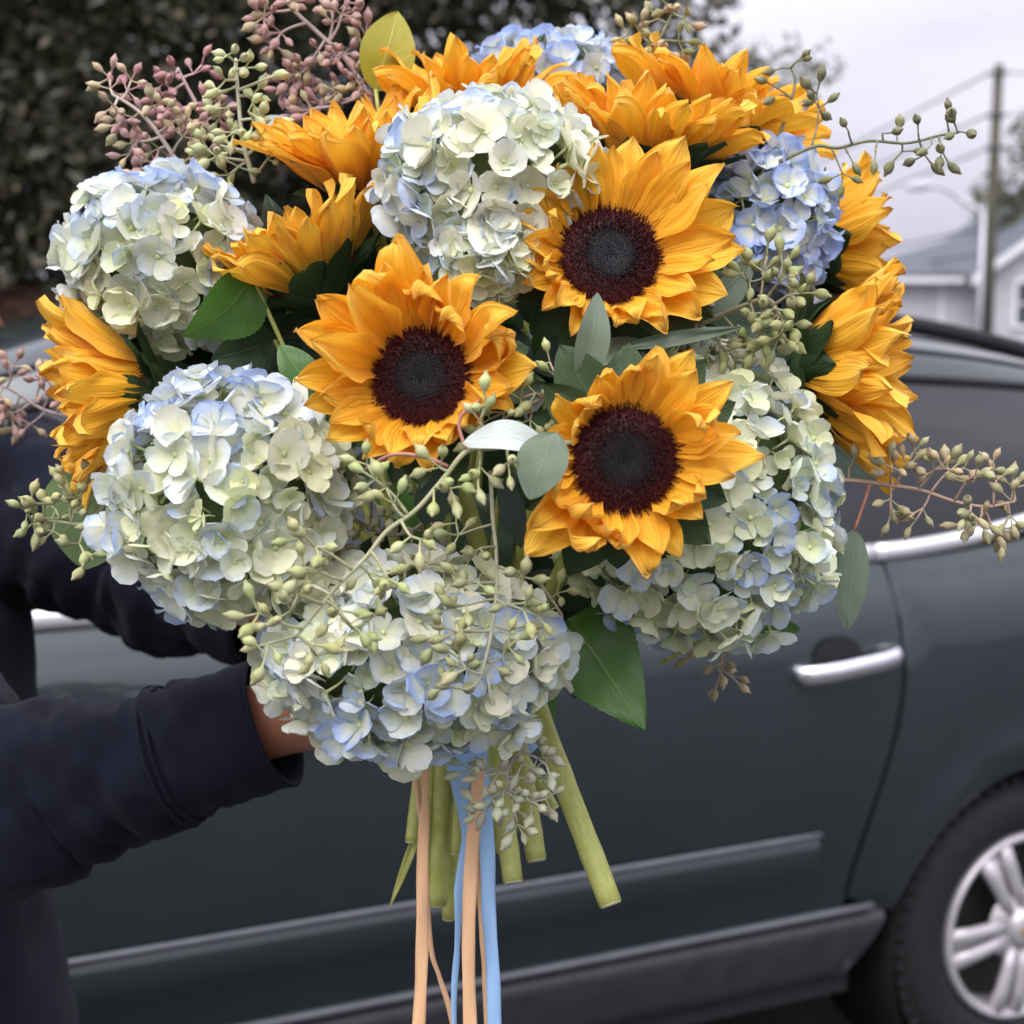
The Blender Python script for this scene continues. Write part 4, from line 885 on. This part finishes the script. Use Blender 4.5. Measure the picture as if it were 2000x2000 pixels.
def sprig(label, path, cl, colr, seed, size=.021, r0=.0019, twig=(.40, .37, .28), colr2=None, name='eucalyptus_sprig', dens=1.0):
    r = random.Random(seed); p3 = [P(*q) for q in path]; t = thing(name, label, 'eucalyptus', loc=p3[0], group=EG); sp = smooth_path(p3, 8); N_ = len(sp)
    m = MB(); m.tube(sp, [lerp(r0, r0 * .55, i / N_) for i in range(N_)], 6); d0 = path[0][2]
    for q in cl:
        x, y, n = q[:3]; best = None
        for i, s in enumerate(sp):      # depth of the spray follows the twig it grows from
            dd = (s - EYE).dot(FWD); c = P(x, y, dd); L = (c - s).length + .0006 * i * 0
            if best is None or L < best[0]: best = (L, i, dd)
        i = max(0, best[1] - (2 if best[0] > .012 else 0)); s0 = sp[i]; c = P(x, y, best[2] + (q[3] if len(q) > 3 else r.uniform(-.012, .004)))
        bd = c - s0; lb = bd.length
        if lb > .004:
            side = bd.normalized().orthogonal() * r.uniform(-.06, .06) * lb
            m.tube(smooth_path([s0, s0.lerp(c, .55) + side, c], 3), [r0 * .62, r0 * .6, r0 * .55, r0 * .5, r0 * .5, r0 * .48, r0 * .46], 5)
        out = bd.normalized() if lb > .003 else (sp[min(N_ - 1, i + 1)] - sp[max(0, i - 1)]).normalized()
        n = n if n < 5 else max(4, int(n * dens)); nsub = 1 if n < 4 else 2; subs = []
        for k in range(nsub):
            c2 = c if k == 0 else c + (out + Vector((r.gauss(0, .6), r.gauss(0, .6), r.gauss(0, .6)))).normalized() * size * .55
            if k: m.tube([c, c2], r0 * .42, 5)
            subs.append(c2)
        for k in range(n):
            cc = subs[k % nsub]; a = 6.283 * k / n + r.uniform(-.5, .5)
            dv = (RIGHT * math.cos(a) + UP * math.sin(a)) * .85 + out * .75 - FWD * r.uniform(-.45, .7) if n > 2 else out + (RIGHT * r.gauss(0, .5) + UP * r.gauss(0, .5)) - FWD * r.uniform(-.2, .4)
            dv.normalize(); s = size * r.uniform(.78, 1.15); F = frame(dv, Vector((r.gauss(0, 1), r.gauss(0, 1), 1))).to_4x4()
            base = colr2 if (colr2 and r.random() < .4) else colr; v = r.uniform(.8, 1.2)
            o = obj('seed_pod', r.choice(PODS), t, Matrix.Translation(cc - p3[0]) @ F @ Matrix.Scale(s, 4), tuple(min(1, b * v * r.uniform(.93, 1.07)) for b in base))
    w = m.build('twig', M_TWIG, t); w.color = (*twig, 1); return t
sprig('dusty pink seed spray rising beside the olive leaf', [(705, 200, 1.2), (655, 115, 1.2), (600, 62, 1.2), (548, 12, 1.2), (520, -45, 1.2)],
      [(512, 22, 7), (552, 2, 6), (530, 62, 7), (580, 128, 7), (556, 146, 6), (628, 42, 6), (645, 28, 5), (648, 100, 6), (688, 92, 6), (612, 195, 7), (588, 206, 6), (672, 150, 7), (640, 170, 6), (600, 95, 5)], PINK, 1, .0190, .0022, (.40, .30, .27), BUFF, dens=1.5)
sprig('buff and pink seed spray above the cream and pale blue hydrangea', [(365, 350, 1.13), (330, 298, 1.13), (288, 238, 1.13), (255, 205, 1.13), (212, 178, 1.13)],
      [(208, 168, 6), (240, 172, 5), (216, 200, 6), (288, 200, 6), (252, 222, 6), (322, 232, 5), (258, 268, 6), (345, 258, 6), (300, 280, 6), (285, 310, 6), (355, 300, 6), (325, 325, 6)], BUFF, 2, .0185, .002, (.40, .33, .28), PINK, dens=1.3)
sprig('rosy seed spray standing between the buff and pale green sprays', [(410, 275, 1.17), (380, 215, 1.17), (352, 162, 1.17), (335, 128, 1.17)], [(330, 138, 6), (365, 140, 4), (326, 172, 6), (342, 205, 6), (388, 195, 6), (400, 222, 6), (345, 235, 5)], (.32, .15, .15), 3, .0175, .002, (.40, .27, .26), dens=1.4)
sprig('pale green seed spray above the side on calyx sunflower', [(480, 345, 1.12), (458, 265, 1.12), (450, 190, 1.12), (445, 112, 1.12)],
      [(442, 116, 5), (462, 128, 3), (425, 152, 3), (498, 150, 2), (440, 166, 4), (472, 182, 3), (430, 202, 4), (478, 225, 4), (502, 240, 4), (418, 275, 6), (462, 292, 7), (492, 270, 6), (450, 315, 6), (408, 296, 5), (505, 300, 5), (440, 250, 5)], PALE, 4, .0190, .0020, (.42, .42, .30))
sprig('olive seed sprig against the tree edge above the upright sunflowers', [(1200, 170, 1.2), (1222, 112, 1.2), (1246, 70, 1.2), (1272, 18, 1.2)], [(1183, 66, 3), (1208, 62, 3), (1240, 36, 3), (1262, 14, 3), (1290, 36, 3), (1280, 78, 3), (1226, 84, 3), (1252, 104, 3), (1272, 102, 2), (1215, 130, 2)], OLIVE, 5, .0185, .0018, (.22, .22, .12), BUFF)
sprig('long thin seed sprig reaching across the sky toward the utility pole', [(1470, 305, 1.1), (1538, 276, 1.1), (1580, 279, 1.1), (1640, 266, 1.1), (1710, 270, 1.1), (1770, 256, 1.1), (1808, 250, 1.1)],
      [(1545, 205, 5), (1600, 246, 1), (1600, 290, 1), (1590, 328, 3), (1665, 252, 1), (1652, 288, 1), (1692, 258, 1), (1702, 286, 2), (1732, 250, 1), (1745, 292, 2), (1758, 272, 1), (1786, 226, 2), (1806, 248, 3), (1778, 285, 3)], (.13, .14, .055), 6, .0195, .0015, (.15, .15, .08))
sprig('short dark seed twig above the long sky sprig', [(1468, 262, 1.14), (1488, 205, 1.14), (1500, 155, 1.14), (1492, 128, 1.14)], [(1500, 118, 2), (1477, 128, 1), (1462, 164, 1), (1474, 178, 1), (1498, 208, 1)], (.13, .14, .055), 7, .0195, .0014, (.15, .15, .08))
e7 = sprig('branching seed sprig sweeping down in front of the hydrangeas from the curved pale leaf', [(1085, 835, .90), (990, 838, .895), (930, 845, .89), (880, 852, .888), (835, 905, .885), (785, 962, .882), (730, 1002, .880), (690, 1052, .876), (640, 1102, .872), (590, 1162, .868), (552, 1210, .866)],
      [(905, 795, 4), (830, 882, 3), (708, 905, 7), (742, 950, 6), (850, 922, 7), (905, 880, 5), (960, 870, 6), (775, 1012, 4), (596, 1032, 7), (602, 1078, 6), (692, 1078, 7), (562, 1122, 6), (520, 1170, 8), (506, 1214, 5), (582, 1216, 8), (640, 1152, 6), (732, 1092, 5), (665, 1186, 5)], GREEN, 8, .0180, .0018, (.33, .34, .19), (.36, .37, .17), dens=.8)
leaf('leaf', P(873, 836, .885), P(1064, 862, .885), 62 * PX(.885), e7, M_PLEAF, roll=-.55, bend=.55, fold=.15, seed=31, label='curved pale silvery leaf')
leaf('leaf', P(1050, 815, .862), P(998, 942, .862), 100 * PX(.862), e7, M_ELEAF, roll=.35, fold=.1, bend=.12, seed=32)
m = MB(); m.tube(smooth_path([P(880, 852, .888), P(866, 800, .888), P(885, 768, .892), P(935, 745, .92)], 5), .0011, 6); x = m.build('petiole', M_TWIG, e7); x.color = (.40, .17, .13, 1)
m = MB(); m.tube(smooth_path([P(845, 880, .886), P(800, 862, .886), P(740, 858, .89), P(690, 885, .91)], 5), .0011, 6); x = m.build('petiole', M_TWIG, e7); x.color = (.40, .17, .13, 1)
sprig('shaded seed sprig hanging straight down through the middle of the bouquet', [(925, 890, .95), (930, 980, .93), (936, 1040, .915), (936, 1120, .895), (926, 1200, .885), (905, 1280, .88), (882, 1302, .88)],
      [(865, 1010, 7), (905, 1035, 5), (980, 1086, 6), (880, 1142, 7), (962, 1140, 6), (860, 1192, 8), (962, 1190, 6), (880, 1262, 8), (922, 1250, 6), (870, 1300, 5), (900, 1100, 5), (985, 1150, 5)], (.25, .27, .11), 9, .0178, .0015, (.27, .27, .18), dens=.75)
sprig('small green seed sprig between the wide hydrangea and the big hanging leaf', [(1010, 1090, 1.0), (1040, 1130, .99), (1060, 1160, .98)], [(1040, 1150, 4), (1062, 1182, 4), (1020, 1120, 4), (1050, 1120, 3)], GREEN, 19, .0185, .0016, (.3, .26, .16))
e9 = sprig('buff seed sprig stretched before the car window with one hanging leaf', [(1540, 903, 1.06), (1620, 908, 1.06), (1680, 916, 1.06), (1740, 926, 1.06), (1800, 946, 1.06), (1860, 956, 1.06), (1915, 946, 1.06)],
      [(1602, 884, 1), (1682, 892, 6), (1712, 878, 6), (1680, 942, 5), (1762, 888, 6), (1790, 890, 5), (1742, 958, 4), (1822, 910, 4), (1850, 980, 7), (1880, 905, 6), (1912, 922, 7), (1905, 972, 7), (1870, 992, 5), (1830, 965, 5)], (.30, .28, .14), 10, .0185, .0018, (.38, .25, .19), BUFF)
m = MB(); m.tube(smooth_path([P(1642, 912, 1.06), P(1630, 950, 1.06), P(1612, 1000, 1.06)], 5), .0012, 6); x = m.build('petiole', M_TWIG, e9); x.color = (.40, .15, .10, 1)
leaf('leaf', P(1612, 998, 1.06), P(1598, 1190, 1.06), 66 * PX(1.06), e9, M_ELEAF, roll=.1, fold=.12, bend=.1, seed=33)
e10 = sprig('pale green seed sprig over a broad leaf beside the navy sleeve', [(262, 860, 1.10), (212, 930, 1.09), (165, 985, 1.08), (115, 985, 1.08), (70, 980, 1.08)], [(128, 912, 2), (86, 950, 4), (62, 986, 7), (100, 1002, 4), (150, 938, 5), (140, 966, 5), (206, 882, 4), (186, 930, 4), (196, 990, 4), (150, 1026, 5), (112, 978, 4)], (.34, .36, .16), 11, .0185, .0017, (.36, .36, .22))
leaf('leaf', P(190, 865, 1.13), P(160, 1075, 1.12), 190 * PX(1.12), e10, M_GLEAF, roll=-.1, fold=.1, bend=.1, seed=34)
leaf('leaf', P(240, 890, 1.14), P(205, 1010, 1.14), 70 * PX(1.13), e10, M_GLEAF, roll=-.4, fold=.2, seed=35)
sprig('dusty pink seed spray over the car windshield beside the side on sunflower', [(140, 790, 1.28), (80, 772, 1.28), (25, 738, 1.28), (-25, 715, 1.28)], [(22, 712, 6), (0, 742, 7), (78, 718, 6), (112, 722, 6), (92, 748, 5), (20, 782, 6), (58, 800, 6), (32, 762, 5), (120, 755, 5)], (.32, .18, .16), 12, .0185, .0017, (.30, .23, .22), BUFF)
sprig('plump green seed cluster under the deep blue hydrangea', [(1320, 612, 1.02), (1400, 578, 1.01), (1450, 565, 1.0), (1475, 600, .995)], [(1412, 532, 5), (1440, 512, 4), (1470, 532, 7), (1490, 556, 6), (1460, 582, 6), (1422, 592, 5), (1440, 622, 7), (1480, 612, 6), (1400, 642, 5), (1468, 640, 6), (1352, 640, 5), (1300, 625, 4)], (.25, .27, .10), 13, .0195, .0019, (.25, .22, .13))
sprig('frosted green seed sprig dangling before the ribbons and cut stems', [(985, 1330, 1.0), (990, 1400, 1.0), (958, 1452, 1.0), (965, 1505, 1.0)], [(888, 1452, 3), (1000, 1395, 2), (1014, 1430, 4), (985, 1440, 3), (940, 1460, 5), (1005, 1470, 4), (950, 1490, 6), (985, 1502, 6), (1002, 1515, 4), (930, 1515, 5), (970, 1525, 6)], (.36, .37, .24), 14, .019, .0017, (.44, .42, .38))
sprig('tiny buff seed sprig hanging under the large green white hydrangea', [(1375, 1195, 1.12), (1362, 1235, 1.11), (1360, 1262, 1.11)], [(1336, 1236, 4), (1376, 1226, 4), (1360, 1250, 4), (1380, 1276, 2), (1354, 1286, 2)], BUFF, 15, .017, .0015, (.38, .28, .18))
sprig('green seed cluster in the gap between two open sunflowers', [(1092, 735, .94), (1050, 730, .935), (1005, 765, .93)], [(1010, 742, 6), (1050, 712, 4), (1000, 792, 5), (1060, 762, 4), (952, 778, 5), (930, 805, 5)], GREEN, 16, .0185, .0017, (.34, .24, .18))
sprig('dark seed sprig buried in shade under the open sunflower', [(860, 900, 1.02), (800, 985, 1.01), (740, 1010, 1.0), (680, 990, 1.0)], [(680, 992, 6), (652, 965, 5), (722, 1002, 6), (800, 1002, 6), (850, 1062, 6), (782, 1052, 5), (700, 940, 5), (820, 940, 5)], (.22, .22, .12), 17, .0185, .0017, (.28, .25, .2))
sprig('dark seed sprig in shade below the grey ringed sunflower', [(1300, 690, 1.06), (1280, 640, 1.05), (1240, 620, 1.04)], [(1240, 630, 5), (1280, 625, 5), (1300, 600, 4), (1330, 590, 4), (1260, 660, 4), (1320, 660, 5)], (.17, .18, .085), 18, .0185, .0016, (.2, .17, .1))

# ------------------------------------------------------------------ ribbons
def ribbon(label, pts, mat, group):
    P3 = [(P(x, y, d), w * PX(d), tw) for x, y, d, w, tw in pts]; c = smooth_path([p for p, _, _ in P3], 8); n = len(c) - 1; k_ = len(P3) - 1; m = MB()
    def fn(a, b):
        q = b * k_; i = min(int(q), k_ - 1); t = q - i; w = lerp(P3[i][1], P3[i + 1][1], t); tw = lerp(P3[i][2], P3[i + 1][2], t)
        tw += .35 * math.sin(b * 17 + P3[0][1] * 900); w *= .9; Y = RIGHT * math.cos(tw) + FWD * math.sin(tw); u = a - .5
        return c[int(round(b * n))] + Y * (u * w) - FWD * (.0012 * math.cos(u * 3.1)), (a, b)
    m.grid(5, n, fn); o = m.build('ribbon', mat); s = o.modifiers.new('thick', 'SOLIDIFY'); s.thickness = .0004
    return tag(o, label, 'ribbon', group)
RG = 'satin ribbons hanging from the bouquet'
ribbon('wide light blue satin ribbon hanging beside the yellow green stems', [(905, 1420, 1.09, 40, .4), (915, 1520, 1.08, 30, .3), (920, 1620, 1.075, 32, -.1), (922, 1720, 1.07, 30, .1), (930, 1830, 1.07, 28, -.1), (933, 1960, 1.07, 32, .1), (936, 2060, 1.07, 30, 0)], M_BLUE, RG)
ribbon('blue satin ribbon narrowing to a thin twist between the peach ribbons', [(868, 1410, 1.085, 70, .3), (872, 1500, 1.08, 46, .4), (880, 1580, 1.08, 22, .8), (868, 1680, 1.08, 28, .2), (862, 1790, 1.08, 16, 1.0), (856, 1900, 1.08, 12, .6), (862, 2050, 1.08, 14, .2)], M_BLUE, RG)
ribbon('peach satin ribbon hanging straight at the edge toward the navy sleeve', [(800, 1420, 1.075, 16, .4), (802, 1510, 1.07, 18, .4), (798, 1600, 1.07, 25, 0), (797, 1720, 1.065, 26, .1), (795, 1840, 1.065, 27, -.1), (789, 1960, 1.065, 27, .1), (787, 2060, 1.065, 26, 0)], M_PEACH, RG)
ribbon('peach satin ribbon hanging between the two blue ribbons', [(905, 1430, 1.065, 26, -.2), (898, 1520, 1.06, 27, .2), (890, 1610, 1.06, 31, .1), (885, 1720, 1.055, 28, .1), (884, 1830, 1.055, 27, 0), (888, 1960, 1.055, 29, .1), (892, 2060, 1.055, 28, 0)], M_PEACH, RG)
ribbon('thin orange ribbon end slanting out from behind the outer peach ribbon', [(778, 1420, 1.10, 12, .4), (800, 1600, 1.10, 9, .5), (812, 1780, 1.10, 9, .4), (828, 1840, 1.10, 9, .3), (850, 1910, 1.10, 12, .2), (875, 2030, 1.10, 12, .1)], M_PEACH, RG)
ribbon('slim tan ribbon edge behind the middle peach ribbon', [(895, 1500, 1.10, 12, .3), (905, 1650, 1.10, 14, .5), (912, 1780, 1.10, 14, .2), (916, 1880, 1.10, 10, .6), (925, 2050, 1.10, 12, .2)], M_PEACH, RG)
bd = MB(); bc = P(900, 1375, 1.16)
bd.grid(40, 8, lambda a, b: (bc + Vector((math.cos(a * 6.2832) * .046, math.sin(a * 6.2832) * .044, lerp(-.014, .014, b))) * 1.0 + Vector((math.cos(a * 6.2832), math.sin(a * 6.2832), 0)) * .0015 * math.sin(b * 20 + a * 12), (a, b)), True)
tag(bd.build('ribbon_band', M_BLUE), 'blue satin band wrapped round the stems behind the wide hydrangea', 'ribbon')
bpy.context.view_layer.update()
